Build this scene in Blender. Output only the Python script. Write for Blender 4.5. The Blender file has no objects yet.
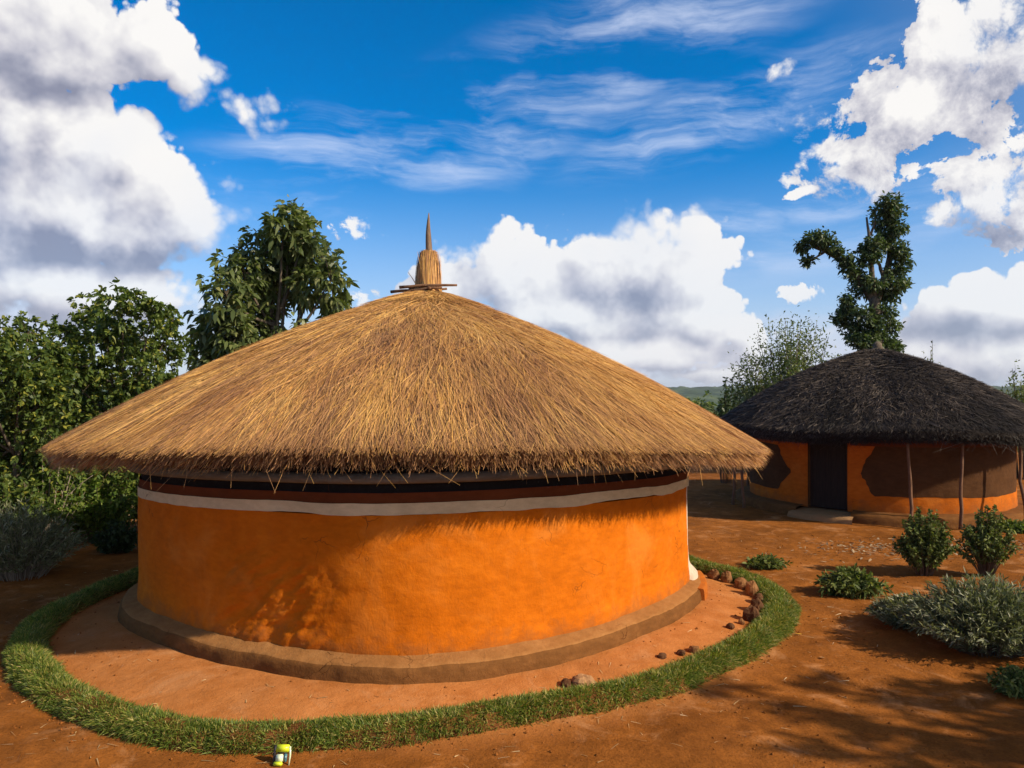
import bpy, math, random
import numpy as np
from mathutils import Vector

C = bpy.context.scene
COL = C.collection
rng = np.random.default_rng(7)
R = math.radians
F = 760.0           # focal length of the photograph in its own pixels
EYE = 3.0           # eye height, metres

# ------------------------------------------------------------------ camera
cam = bpy.data.objects.new("camera", bpy.data.cameras.new("camera"))
COL.objects.link(cam)
cam.location = (0, 0, EYE)
cam.rotation_euler = (R(90.3), 0, 0)
cam.data.sensor_width = 36
cam.data.lens = 36 * F / 1024
cam.data.clip_start = 0.1
cam.data.clip_end = 20000
C.camera = cam
C.render.resolution_x = 1024
C.render.resolution_y = 768
C.view_settings.view_transform = 'Standard'
C.view_settings.look = 'None'
C.view_settings.gamma = 1
C.cycles.max_bounces = 6
C.cycles.diffuse_bounces = 3
C.cycles.transmission_bounces = 3
C.view_settings.exposure = 0.28

# ------------------------------------------------------------------ light
SUN_EL = 33.0
SUN_A = 24.0        # the sun stands to the right and a little behind the camera
sdir = Vector((math.cos(R(SUN_A)) * math.cos(R(SUN_EL)), -math.sin(R(SUN_A)) * math.cos(R(SUN_EL)), math.sin(R(SUN_EL))))
sun = bpy.data.objects.new("sun", bpy.data.lights.new("sun", 'SUN'))
COL.objects.link(sun)
sun.data.energy = 5.0
sun.data.angle = R(0.6)
sun.data.color = (1.0, 0.86, 0.66)
sun.rotation_euler = sdir.to_track_quat('Z', 'Y').to_euler()

# ------------------------------------------------------------------ node helper
class NT:
    def __init__(s, tree):
        s.t = tree
    def n(s, typ, **kw):
        nd = s.t.nodes.new(typ)
        for k, v in kw.items():
            setattr(nd, k, v)
        return nd
    def put(s, sock, v):
        if v is None:
            return
        if isinstance(v, bpy.types.NodeSocket):
            s.t.links.new(v, sock)
        else:
            sock.default_value = v
    def m(s, op, a, b=None, c=None, clamp=False):
        nd = s.n('ShaderNodeMath', operation=op, use_clamp=clamp)
        s.put(nd.inputs[0], a); s.put(nd.inputs[1], b); s.put(nd.inputs[2], c)
        return nd.outputs[0]
    def v(s, op, a, b=None, scale=None):
        nd = s.n('ShaderNodeVectorMath', operation=op)
        s.put(nd.inputs[0], a); s.put(nd.inputs[1], b)
        if scale is not None:
            s.put(nd.inputs['Scale'], scale)
        return nd.outputs['Value'] if op in ('LENGTH', 'DOT_PRODUCT', 'DISTANCE') else nd.outputs[0]
    def noise(s, vec, scale, detail=4, rough=0.55, dist=0.0, out='Fac'):
        nd = s.n('ShaderNodeTexNoise')
        s.put(nd.inputs['Vector'], vec); nd.inputs['Scale'].default_value = scale
        nd.inputs['Detail'].default_value = detail; nd.inputs['Roughness'].default_value = rough
        nd.inputs['Distortion'].default_value = dist
        return nd.outputs[0] if out == 'Fac' else nd.outputs['Color']
    def voro(s, vec, scale, detail=0, rough=0.5, feature='F1', out='Distance'):
        nd = s.n('ShaderNodeTexVoronoi', feature=feature)
        s.put(nd.inputs['Vector'], vec); nd.inputs['Scale'].default_value = scale
        if 'Detail' in nd.inputs:
            nd.inputs['Detail'].default_value = detail; nd.inputs['Roughness'].default_value = rough
        return nd.outputs[out]
    def ramp(s, fac, stops, interp='LINEAR'):
        nd = s.n('ShaderNodeValToRGB')
        s.put(nd.inputs[0], fac)
        cr = nd.color_ramp; cr.interpolation = interp
        while len(cr.elements) < len(stops):
            cr.elements.new(0.5)
        for e, (p, c) in zip(cr.elements, stops):
            e.position = p; e.color = (*c, 1) if len(c) == 3 else c
        return nd.outputs[0]
    def sstep(s, x, a, b):
        nd = s.n('ShaderNodeMapRange', interpolation_type='SMOOTHSTEP')
        s.put(nd.inputs[0], x); s.put(nd.inputs[1], a); s.put(nd.inputs[2], b)
        nd.inputs[3].default_value = 0; nd.inputs[4].default_value = 1
        return nd.outputs[0]
    def mix(s, f, a, b, blend='MIX'):
        nd = s.n('ShaderNodeMix', data_type='RGBA', blend_type=blend)
        s.put(nd.inputs[0], f)
        s.put(nd.inputs[6], (*a, 1) if isinstance(a, tuple) and len(a) == 3 else a)
        s.put(nd.inputs[7], (*b, 1) if isinstance(b, tuple) and len(b) == 3 else b)
        return nd.outputs[2]
    def map(s, vec, scale=(1, 1, 1), rot=(0, 0, 0), loc=(0, 0, 0)):
        nd = s.n('ShaderNodeMapping')
        s.put(nd.inputs[0], vec)
        nd.inputs['Location'].default_value = loc
        nd.inputs['Rotation'].default_value = rot
        nd.inputs['Scale'].default_value = scale
        return nd.outputs[0]

# ------------------------------------------------------------------ sky with clouds
def azel(px, py):
    a = math.atan((px - 512) / F)
    return a, math.atan((388 - py) / F * math.cos(a))

CLOUDS = [  # centre x, y, radii, tilt (deg), weight  -- sizes in 1/760 rad
    (20, 18, 200, 66, 0, 1.1), (175, 62, 112, 36, 24, 1.05),
    (100, 140, 85, 66, 0, 1.1), (172, 205, 74, 60, 0, 1.1), (70, 205, 165, 70, 0, 1.1), (-60, 150, 160, 170, 0, 1.2),
    (60, 290, 210, 46, 0, 1.0), (-40, 250, 120, 120, 0, 1.0),
    (505, 275, 82, 52, 0, 1.1), (640, 278, 100, 58, 0, 1.2), (440, 285, 50, 44, 0, .95), (722, 322, 74, 36, 22, 1.05), (570, 315, 150, 40, 0, 1.0),
    (630, 352, 200, 34, 0, .95), (700, 376, 340, 20, 0, .5),
    (990, 306, 125, 44, 0, 1.1), (1000, 345, 160, 46, 0, 1.0),
]
BROKEN = [(357, 230, 30, 17, 0, .85), (802, 190, 22, 7, -14, .8), (362, 297, 24, 14, 0, .7), (775, 72, 40, 16, -10, .42), (805, 292, 50, 16, 0, .55),
          (905, 110, 110, 62, -12, 1.0), (990, 50, 110, 84, 0, 1.05), (1000, 205, 74, 34, 10, .9), (940, 170, 90, 34, 5, .85), (1100, 120, 110, 150, 0, .9)]
DARK = [(90, 26, 200, 50, 8, .2), (10, 80, 190, 26, 8, .46), (-20, 140, 90, 70, 0, .40), (40, 254, 190, 28, 0, .48), (120, 215, 70, 40, 0, .15),
        (655, 292, 30, 20, 8, .52), (560, 345, 150, 22, 0, .2), (980, 335, 130, 26, 0, .32), (60, 312, 200, 14, 0, .2), (1000, 70, 50, 60, 0, .2)]

world = bpy.data.worlds.new("World")
C.world = world
world.use_nodes = True
wt = world.node_tree
wt.nodes.clear()

def ellipse_field(g, az, el, lst, smooth):
    acc = None
    for (px, py, rx, ry, tilt, w) in lst:
        a0, e0 = azel(px, py)
        ca = math.cos(a0)
        rx_, ry_ = rx / F * ca * ca, ry / F * ca
        da = g.m('SUBTRACT', az, a0); de = g.m('SUBTRACT', el, e0)
        t = R(-tilt)
        u = g.m('ADD', g.m('MULTIPLY', da, math.cos(t) / rx_), g.m('MULTIPLY', de, math.sin(t) / rx_))
        v = g.m('ADD', g.m('MULTIPLY', da, -math.sin(t) / ry_), g.m('MULTIPLY', de, math.cos(t) / ry_))
        r2 = g.m('ADD', g.m('MULTIPLY', u, u), g.m('MULTIPLY', v, v))
        q = g.m('MULTIPLY_ADD', g.m('POWER', r2, 0.5), -1.0, w)
        acc = q if acc is None else (g.m('SMOOTH_MAX', acc, q, smooth) if smooth else g.m('MAXIMUM', acc, q))
    return acc

def to_azel(g, d):
    sp = g.n('ShaderNodeSeparateXYZ'); g.put(sp.inputs[0], d)
    x, y, z = sp.outputs
    az = g.m('ARCTAN2', x, y)
    h = g.m('SQRT', g.m('ADD', g.m('MULTIPLY', x, x), g.m('MULTIPLY', y, y)))
    return az, g.m('ARCTAN2', z, h)

def cloud_group():
    gt = bpy.data.node_groups.new("cloud_density", 'ShaderNodeTree')
    gt.interface.new_socket("Dir", in_out='INPUT', socket_type='NodeSocketVector')
    gt.interface.new_socket("Density", in_out='OUTPUT', socket_type='NodeSocketFloat')
    gt.interface.new_socket("Shape", in_out='OUTPUT', socket_type='NodeSocketFloat')
    g = NT(gt)
    gi = g.n('NodeGroupInput'); go = g.n('NodeGroupOutput')
    d = gi.outputs[0]
    wv = g.v('SUBTRACT', g.noise(d, 7, 3, .5, out='Color'), (.5, .5, .5))
    d2 = g.v('ADD', d, g.v('SCALE', wv, scale=0.045))
    az, el = to_azel(g, d2)
    shape = g.m('ADD', ellipse_field(g, az, el, CLOUDS, 0.14), .36)
    bl = g.m('SUBTRACT', 0.50, g.voro(d2, 13, 3.0, .6))
    bl2 = g.m('SUBTRACT', g.noise(d, 24, 5, .62), .5)
    dens = g.m('ADD', shape, g.m('ADD', g.m('MULTIPLY', bl, .75), g.m('MULTIPLY', bl2, .62)))
    # broken altocumulus, upper right
    sh2 = ellipse_field(g, az, el, BROKEN, 0)
    b1 = g.m('SUBTRACT', g.noise(d, 15, 6, .66, .25), .45)
    b2 = g.m('SUBTRACT', .42, g.voro(d2, 30, 2.0, .5))
    dn2 = g.m('ADD', g.m('MULTIPLY', g.m('MINIMUM', sh2, .55), .8), g.m('ADD', g.m('MULTIPLY', b1, 3.2), g.m('MULTIPLY', b2, .45)))
    dn2 = g.m('MINIMUM', dn2, g.m('MULTIPLY', g.m('ADD', sh2, .35), 3.0))
    # the rest of the sky, behind the photographer, carries scattered clouds too
    back = g.m('SUBTRACT', g.m('MULTIPLY', g.m('SUBTRACT', g.noise(d, 3.2, 3, .55), .60), 5.0), g.m('MULTIPLY', g.sstep(g.m('ABSOLUTE', az), 1.15, .85), 4.0))
    out = g.m('MAXIMUM', g.m('MAXIMUM', dens, dn2), back)
    g.put(go.inputs[0], out)
    g.put(go.inputs[1], g.m('MINIMUM', g.m('MAXIMUM', shape, g.m('MULTIPLY', sh2, .6)), 1.0))
    return gt

def build_sky():
    g = NT(wt)
    out = g.n('ShaderNodeOutputWorld'); bg = g.n('ShaderNodeBackground')
    g.put(out.inputs[0], bg.outputs[0])
    sky = g.n('ShaderNodeTexSky', sky_type='NISHITA', sun_disc=False)
    sky.sun_elevation = R(SUN_EL); sky.sun_rotation = R(90 + SUN_A)
    sky.altitude = 1200; sky.air_density = 1.0; sky.dust_density = 0.6; sky.ozone_density = 2.5
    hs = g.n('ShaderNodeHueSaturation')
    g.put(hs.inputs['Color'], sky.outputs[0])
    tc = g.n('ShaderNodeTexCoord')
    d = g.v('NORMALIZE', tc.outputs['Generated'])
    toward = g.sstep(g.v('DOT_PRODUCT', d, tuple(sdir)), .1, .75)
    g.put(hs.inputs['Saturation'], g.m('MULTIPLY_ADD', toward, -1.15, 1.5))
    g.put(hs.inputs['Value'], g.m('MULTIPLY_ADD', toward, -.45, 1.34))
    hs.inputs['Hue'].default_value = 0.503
    az, el = to_azel(g, d)
    grp = cloud_group()
    def dens(v):
        nd = g.n('ShaderNodeGroup'); nd.node_tree = grp
        g.put(nd.inputs[0], v)
        return nd.outputs
    d0, s0 = dens(d)
    d1, s1 = dens(g.v('ADD', d, (0.020, 0.0, 0.026)))
    # crisp cauliflower tops here, frayed edges there
    fray = g.sstep(g.noise(d, 6, 3, .5), .42, .62)
    alpha = g.sstep(d0, 0.0, g.m('MULTIPLY_ADD', fray, .55, .10))
    alpha = g.m('MULTIPLY', alpha, g.m('MULTIPLY_ADD', fray, -.06, 1.0))
    # relief: the lit side of each billow is the one towards the sun (up and right)
    rel = g.m('ADD', g.m('MULTIPLY', g.m('SUBTRACT', d0, d1), .62), g.m('MULTIPLY', g.m('SUBTRACT', s0, s1), .75))
    dk = None
    wob = g.m('MULTIPLY', g.m('SUBTRACT', g.noise(d, 10, 5, .6), .5), 2.2)
    for e in DARK:
        q = ellipse_field(g, az, el, [e[:5] + (1.0,)], 0)
        q = g.m('MULTIPLY', g.sstep(g.m('ADD', q, wob), -.45, .75), e[5])
        dk = q if dk is None else g.m('MAXIMUM', dk, q)
    soft = g.m('SUBTRACT', g.noise(d, 7, 5, .6), .5)
    sh = g.m('ADD', g.m('SUBTRACT', g.m('ADD', .74, rel), dk), g.m('MULTIPLY', soft, .95), clamp=True)
    ccol = g.ramp(sh, [(0, (2.3, 2.45, 3.3)), (.28, (3.4, 3.5, 4.3)), (.52, (5.1, 5.05, 5.6)), (.78, (6.8, 6.7, 6.85)), (1, (8.0, 7.85, 7.7))])
    # cirrus
    cz = g.n('ShaderNodeCombineXYZ'); g.put(cz.inputs[0], az); g.put(cz.inputs[1], el)
    cv = g.map(cz.outputs[0], scale=(2.2, 17, 1), rot=(0, 0, R(-17)))
    cw = g.v('ADD', cv, g.v('SCALE', g.noise(cz.outputs[0], 5, 3, .5, out='Color'), scale=1.1))
    cir = g.sstep(g.noise(cw, 1.25, 7, .62), .40, .80)
    msk = ellipse_field(g, az, el, [(600, 60, 260, 66, -18, 1), (430, 140, 250, 60, -12, 1), (720, 115, 190, 40, -14, 1), (830, 225, 260, 50, -6, 1), (330, 160, 120, 60, -5, 1)], 0)
    cir = g.m('MULTIPLY', g.m('MULTIPLY', cir, g.sstep(msk, -.2, .6)), .62)
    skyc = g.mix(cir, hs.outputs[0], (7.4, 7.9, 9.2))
    # thick air near the horizon
    hz = g.m('MULTIPLY', g.sstep(el, .30, -0.02), .8)
    skyc = g.mix(hz, skyc, (4.2, 4.85, 6.7))
    # a low bank of thin lavender cloud along the horizon
    low = ellipse_field(g, az, el, [(760, 362, 420, 46, 0, 1.0), (60, 330, 260, 40, 0, 1.0)], 0)
    low = g.sstep(g.m('ADD', low, g.m('MULTIPLY', g.m('SUBTRACT', g.noise(g.map(d, scale=(1, 1, 3.2)), 8, 6, .6), .5), 2.4)), -.35, 1.0)
    skyc = g.mix(g.m('MULTIPLY', low, .75), skyc, (5.7, 5.9, 7.0))
    fin = g.mix(g.m('MULTIPLY', alpha, g.m('SUBTRACT', 1.0, g.m('MULTIPLY', hz, .35))), skyc, ccol)
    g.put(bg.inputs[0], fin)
    bg.inputs[1].default_value = 0.1
build_sky()
world.cycles.sampling_method = 'MANUAL'
world.cycles.sample_map_resolution = 512

# ------------------------------------------------------------------ object helpers
def link(o, parent=None, loc=None):
    COL.objects.link(o)
    if parent is not None:
        o.parent = parent
    if loc is not None:
        o.location = loc
    return o

def tag(o, label=None, cat=None, group=None, kind=None):
    if label: o['label'] = label
    if cat: o['category'] = cat
    if group: o['group'] = group
    if kind: o['kind'] = kind
    return o

def thing(name, loc, label, cat, group=None, rz=0.0):
    o = bpy.data.objects.new(name, None)
    o.empty_display_size = 0.2
    link(o, None, loc)
    o.rotation_euler = (0, 0, rz)
    return tag(o, label, cat, group)

class MB:
    """collects pieces for one mesh"""
    def __init__(s):
        s.v = []; s.f4 = []; s.f3 = []; s.n = 0; s.col = []
    def add(s, v, f4=None, f3=None, col=None):
        v = np.asarray(v, dtype=np.float64).reshape(-1, 3)
        if f4 is not None and len(f4):
            s.f4.append(np.asarray(f4, dtype=np.int64).reshape(-1, 4) + s.n)
        if f3 is not None and len(f3):
            s.f3.append(np.asarray(f3, dtype=np.int64).reshape(-1, 3) + s.n)
        s.v.append(v); s.n += len(v)
        s.col.append(np.zeros(len(v)) if col is None else np.broadcast_to(np.asarray(col, dtype=np.float64), (len(v),)))
        return s
    def build(s, name, mat, parent=None, loc=None, smooth=True, tint=False, origin=(0, 0, 0)):
        me = bpy.data.meshes.new(name)
        V = np.concatenate(s.v) - np.asarray(origin)
        f4 = np.concatenate(s.f4) if s.f4 else np.zeros((0, 4), int)
        f3 = np.concatenate(s.f3) if s.f3 else np.zeros((0, 3), int)
        nl = f4.size + f3.size
        me.vertices.add(len(V)); me.vertices.foreach_set('co', V.astype(np.float32).ravel())
        me.loops.add(nl); me.polygons.add(len(f4) + len(f3))
        me.loops.foreach_set('vertex_index', np.concatenate([f4.ravel(), f3.ravel()]).astype(np.int32))
        st = np.concatenate([np.arange(len(f4)) * 4, f4.size + np.arange(len(f3)) * 3]).astype(np.int32)
        me.polygons.foreach_set('loop_start', st)
        me.polygons.foreach_set('use_smooth', np.full(len(st), smooth))
        if tint:
            at = me.attributes.new('tint', 'FLOAT', 'POINT')
            at.data.foreach_set('value', np.concatenate(s.col).astype(np.float32))
        me.update(calc_edges=True)
        me.materials.append(mat)
        o = bpy.data.objects.new(name, me)
        return link(o, parent, loc)

def grid_faces(nu, nv, wrap=False):
    i = np.arange(nu if wrap else nu - 1); j = np.arange(nv - 1)
    I, J = np.meshgrid(i, j, indexing='ij')
    I2 = (I + 1) % nu
    return np.stack([I * nv + J, I2 * nv + J, I2 * nv + J + 1, I * nv + J + 1], -1).reshape(-1, 4)

def tube(mb, path, rad, sides=7, cap=True, wob=0.0):
    P = np.asarray(path, float); n = len(P)
    rad = np.broadcast_to(np.asarray(rad, float), (n,))
    T = np.gradient(P, axis=0); T /= np.linalg.norm(T, axis=1)[:, None] + 1e-9
    ref = np.array([0.0, 0, 1]) if abs(T[0, 2]) < .9 else np.array([1.0, 0, 0])
    A = np.cross(T, ref); A /= np.linalg.norm(A, axis=1)[:, None] + 1e-9
    B = np.cross(T, A)
    a = np.arange(sides) / sides * 2 * math.pi
    rr = rad[:, None] * (1 + wob * (rng.random((n, sides)) - .5))
    V = P[:, None, :] + rr[:, :, None] * (np.cos(a)[None, :, None] * A[:, None, :] + np.sin(a)[None, :, None] * B[:, None, :])
    i, j = np.meshgrid(np.arange(n - 1), np.arange(sides), indexing='ij')
    j2 = (j + 1) % sides
    f = np.stack([i * sides + j, (i + 1) * sides + j, (i + 1) * sides + j2, i * sides + j2], -1).reshape(-1, 4)
    V = V.reshape(-1, 3)
    f3 = []
    if cap:
        c0, c1 = len(V), len(V) + 1
        V = np.vstack([V, P[0], P[-1]])
        for k in range(sides):
            f3.append((c0, k, (k + 1) % sides)); f3.append((c1, (n - 1) * sides + (k + 1) % sides, (n - 1) * sides + k))
    mb.add(V, f, f3)

def strips(mb, CEN, SIDE, W, tint=None):
    """CEN (n,k,3), SIDE (n,3) or (n,k,3), W (n,k) -> ribbons"""
    n, k, _ = CEN.shape
    if SIDE.ndim == 2:
        SIDE = SIDE[:, None, :]
    L = CEN - SIDE * W[:, :, None] * .5
    Rr = CEN + SIDE * W[:, :, None] * .5
    V = np.stack([L, Rr], 2).reshape(-1, 3)
    b = (np.arange(n) * 2 * k)[:, None]
    j = np.arange(k - 1)[None, :] * 2
    f = np.stack([b + j, b + j + 1, b + j + 3, b + j + 2], -1).reshape(-1, 4)
    mb.add(V, f, col=None if tint is None else np.repeat(tint, 2 * k))

def unit(v):
    return v / (np.linalg.norm(v, axis=-1, keepdims=True) + 1e-9)

def rdir(n):
    return unit(rng.normal(size=(n, 3)))

PROFILE = {'leaf': (.12, 1.0, .85, .06), 'blade': (1.0, .85, .55, .05), 'needle': (.7, 1.0, .8, .1)}
def leaves(mb, base, d, L, W, droop=0.3, prof='leaf', tint=None, side=None):
    n = len(base)
    L = np.broadcast_to(L, (n,)); W = np.broadcast_to(W, (n,))
    t = np.array([0, .35, .68, 1.0])
    CEN = base[:, None, :] + d[:, None, :] * (L[:, None] * t)[:, :, None]
    CEN = CEN + np.array([0, 0, -1.0]) * (np.broadcast_to(droop, (n,))[:, None] * L[:, None] * t ** 2)[:, :, None]
    if side is None:
        side = unit(np.cross(d, rdir(n) + np.array([0, 0, .9])))
    strips(mb, CEN, side, W[:, None] * np.array(PROFILE[prof]), tint)

# value noise in numpy
def _h(ix, iy, iz, seed):
    a = (ix * 374761393 + iy * 668265263 + iz * 2147483647 + seed * 1442695041) & 0xFFFFFFFF
    a = ((a ^ (a >> 13)) * 1274126177) & 0xFFFFFFFF
    a = ((a ^ (a >> 16)) * 2246822519) & 0xFFFFFFFF
    return ((a ^ (a >> 13)) & 0xFFFFFF) / float(0xFFFFFF)
def vn(x, y, z=0.0, seed=0):
    x, y, z = np.broadcast_arrays(np.asarray(x, float), np.asarray(y, float), np.asarray(z, float))
    ix, iy, iz = (np.floor(q).astype(np.int64) for q in (x, y, z))
    fx, fy, fz = x - ix, y - iy, z - iz
    fx, fy, fz = (q * q * (3 - 2 * q) for q in (fx, fy, fz))
    o = 0
    for dx in (0, 1):
        for dy in (0, 1):
            for dz in (0, 1):
                w = (fx if dx else 1 - fx) * (fy if dy else 1 - fy) * (fz if dz else 1 - fz)
                o = o + w * _h(ix + dx, iy + dy, iz + dz, seed)
    return o
def fbm(x, y, z=0.0, oct=4, seed=0):
    o = 0; a = .5; s = 0
    for k in range(oct):
        o = o + a * vn(np.asarray(x) * 2 ** k, np.asarray(y) * 2 ** k, np.asarray(z) * 2 ** k, seed + k * 17); s += a; a *= .5
    return o / s

# ------------------------------------------------------------------ materials
def newmat(name):
    m = bpy.data.materials.new(name); m.use_nodes = True
    t = m.node_tree; t.nodes.clear()
    g = NT(t)
    out = g.n('ShaderNodeOutputMaterial'); b = g.n('ShaderNodeBsdfPrincipled')
    g.put(out.inputs[0], b.outputs[0])
    b.inputs['Roughness'].default_value = .9
    b.inputs['Specular IOR Level'].default_value = .25
    return m, g, b, out
def bump(g, b, h, strength=.5, dist=.02):
    nd = g.n('ShaderNodeBump')
    nd.inputs['Strength'].default_value = strength; nd.inputs['Distance'].default_value = dist
    g.put(nd.inputs['Height'], h)
    g.put(b.inputs['Normal'], nd.outputs[0])
def pos(g):
    return g.n('ShaderNodeNewGeometry').outputs['Position']
def isl(g):
    return g.n('ShaderNodeNewGeometry').outputs['Random Per Island']
def attr(g, nm):
    return g.n('ShaderNodeAttribute', attribute_name=nm).outputs['Fac']

def mat_soil(name='red_soil', court=.75):
    m, g, b, _ = newmat(name)
    b.inputs['Specular IOR Level'].default_value = .03
    p = pos(g)
    n1 = g.noise(p, .55, 6, .6); n2 = g.noise(p, 4.0, 6, .65); n3 = g.noise(p, 38, 4, .7)
    mixv = g.m('ADD', g.m('MULTIPLY', n1, .55), g.m('MULTIPLY', n2, .45))
    col = g.ramp(mixv, [(.30, (.125, .043, .009)), (.46, (.22, .076, .015)), (.58, (.315, .110, .022)), (.72, (.45, .170, .038))])
    speck = g.ramp(n3, [(.30, (.55, .5, .48)), (.5, (1, 1, 1)), (.72, (1.25, 1.2, 1.15))])
    col = g.mix(.75, col, g.mix(1, col, speck, 'MULTIPLY'))
    # swept, dusty courtyard inside the grass ring
    dd = g.v('LENGTH', g.v('MULTIPLY', g.v('SUBTRACT', p, (-1.3, 11.4, 0)), (1, 1, 0)))
    pad = g.sstep(g.m('ADD', dd, g.m('MULTIPLY', g.m('SUBTRACT', n2, .5), .8)), 5.3, 4.7)
    col = g.mix(g.m('MULTIPLY', pad, court), col, g.ramp(n2, [(.25, (.44, .150, .036)), (.75, (.62, .255, .085))]))
    pale = g.m('MULTIPLY', g.sstep(g.noise(p, 1.7, 7, .7, .6), .52, .72), .6)
    col = g.mix(pale, col, (.56, .27, .115))
    damp = g.m('MULTIPLY', g.sstep(g.noise(g.v('ADD', p, (7, 3, 0)), .42, 6, .65, .4), .54, .70), .30)
    col = g.mix(damp, col, (.125, .045, .014))
    # vegetation beyond the compound
    dist = g.v('LENGTH', g.v('SUBTRACT', p, (0, 12, 0)))
    far = g.sstep(g.m('ADD', dist, g.m('MULTIPLY', g.m('SUBTRACT', g.noise(p, .12, 4), .5), 16)), 30, 38)
    col = g.mix(far, col, g.ramp(g.noise(p, .05, 6, .7), [(.3, (.035, .07, .02)), (.7, (.10, .13, .04))]))
    g.put(b.inputs['Base Color'], col)
    h = g.m('ADD', g.m('MULTIPLY', g.noise(p, 7, 6, .68), .7), g.m('MULTIPLY', g.noise(p, 45, 5, .75), .35))
    bump(g, b, h, .75, .035)
    return m

def mat_plaster(name, stops, bs=.5, scale=1.0, streak=True):
    m, g, b, _ = newmat(name)
    p = pos(g)
    n1 = g.noise(p, 1.4 * scale, 5, .6); n2 = g.noise(g.map(p, scale=(1, 1, 2.4)), 7 * scale, 5, .65)
    col = g.ramp(g.m('ADD', g.m('MULTIPLY', n1, .5), g.m('MULTIPLY', n2, .5)), stops)
    if name.startswith('ochre'):
        fade = g.m('MULTIPLY', g.sstep(g.noise(p, 1.1, 6, .65, .8), .50, .70), .30)
        col = g.mix(fade, col, (.72, .27, .05))
        sp = g.n('ShaderNodeSeparateXYZ'); g.put(sp.inputs[0], p)
        hgt = g.m('ADD', sp.outputs[2], g.m('MULTIPLY', g.m('SUBTRACT', g.noise(p, 5, 6, .7), .5), .9))
        col = g.mix(g.m('MULTIPLY', g.sstep(hgt, .52, .22), .55), col, (.26, .095, .028))
        rub = g.m('MULTIPLY', g.sstep(g.noise(g.map(p, scale=(1, 1, .35)), 9, 6, .7, .4), .60, .72), .35)
        col = g.mix(rub, col, (.36, .10, .012))
    # small chips and hairline cracks
    cr = g.voro(g.v('ADD', p, g.v('SCALE', g.noise(p, 3, 3, out='Color'), scale=.35)), 3.1, 0, feature='DISTANCE_TO_EDGE')
    crm = g.m('MULTIPLY', g.sstep(cr, .012, .002), g.sstep(g.noise(p, 1.7, 3), .56, .66))
    col = g.mix(g.m('MULTIPLY', crm, .6), col, (.10, .035, .012))
    g.put(b.inputs['Base Color'], col)
    h = g.m('ADD', g.m('MULTIPLY', g.noise(g.map(p, scale=(1, 1, 1.3)), 4.5, 7, .6, .3), .9), g.m('MULTIPLY', g.noise(g.map(p, scale=(1, 1, .5)), 42, 5, .75), .32))
    h = g.m('SUBTRACT', h, g.m('MULTIPLY', crm, .5))
    b.inputs['Specular IOR Level'].default_value = .06
    bump(g, b, h, bs, .03)
    return m

def mat_thatch(name, stops, tr=0.12):
    m, g, b, out = newmat(name)
    f = g.m('ADD', g.m('MULTIPLY', isl(g), .42), g.m('MULTIPLY', attr(g, 'tint'), .58))
    col = g.ramp(f, stops)
    if name == 'golden_straw':
        p = pos(g)
        w = g.m('MULTIPLY', g.sstep(g.m('ADD', g.noise(p, .9, 5, .6, .5), g.m('MULTIPLY', g.m('SUBTRACT', isl(g), .5), .25)), .44, .64), .7)
        col = g.mix(w, col, g.mix(.8, col, (.62, .49, .54), 'MULTIPLY'))
    g.put(b.inputs['Base Color'], col)
    b.inputs['Roughness'].default_value = .62
    b.inputs['Specular IOR Level'].default_value = .3
    return m

def mat_leaf(name, stops, tr=.35, rough=.5, spec=.35):
    m, g, b, out = newmat(name)
    col = g.ramp(isl(g), stops)
    g.put(b.inputs['Base Color'], col)
    b.inputs['Roughness'].default_value = rough
    b.inputs['Specular IOR Level'].default_value = spec
    tl = g.n('ShaderNodeBsdfTranslucent')
    g.put(tl.inputs[0], g.mix(1, col, (1.3, 1.45, .6), 'MULTIPLY'))
    mx = g.n('ShaderNodeMixShader'); mx.inputs[0].default_value = tr
    g.put(mx.inputs[1], b.outputs[0]); g.put(mx.inputs[2], tl.outputs[0])
    g.put(out.inputs[0], mx.outputs[0])
    return m

def mat_plain(name, c0, c1, scale=6, rough=.85, bs=.3, stretch=(1, 1, 1), spec=.25):
    m, g, b, _ = newmat(name)
    p = g.map(pos(g), scale=stretch)
    n = g.noise(p, scale, 5, .65)
    g.put(b.inputs['Base Color'], g.ramp(n, [(.3, c0), (.7, c1)]))
    b.inputs['Roughness'].default_value = rough
    b.inputs['Specular IOR Level'].default_value = spec
    bump(g, b, g.noise(p, scale * 4, 5, .7), bs, .02)
    return m

M = {}
M['soil'] = mat_soil()
M['bank'] = mat_plain('bank_soil', (.085, .035, .012), (.24, .095, .030), 7, .95, .9, spec=.03)
M['ochre'] = mat_plaster('ochre_plaster', [(.30, (.40, .096, .004)), (.5, (.55, .134, .005)), (.7, (.66, .178, .009))], .6)
M['ochre_far'] = mat_plaster('ochre_plaster_worn', [(.30, (.34, .080, .008)), (.5, (.48, .120, .010)), (.7, (.58, .165, .018))], .6)
M['dark_paint'] = mat_plaster('dark_brown_paint', [(.3, (.055, .024, .010)), (.7, (.110, .050, .020))], .6)
M['red_shade_and_band'] = mat_plaster('red_brown_shade_and_band', [(.3, (.10, .030, .011)), (.7, (.18, .050, .017))], .5)  # near hut: eave shade put into the wall colour; far hut: a real band
M['white_paint'] = mat_plaster('off_white_paint', [(.3, (.50, .40, .24)), (.7, (.78, .64, .40))], .5)
M['cream_paint'] = mat_plaster('cream_paint', [(.3, (.40, .30, .22)), (.5, (.56, .45, .35)), (.7, (.68, .57, .46))], .6)
M['black_gap'] = mat_plaster('black_gap', [(.3, (.010, .009, .010)), (.7, (.022, .02, .02))], .4)  # colours the dark gap under the near hut's eave, no real paint
M['mud'] = mat_plaster('grey_brown_mud', [(.3, (.105, .044, .013)), (.5, (.165, .069, .021)), (.72, (.25, .108, .033))], .8)
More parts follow.
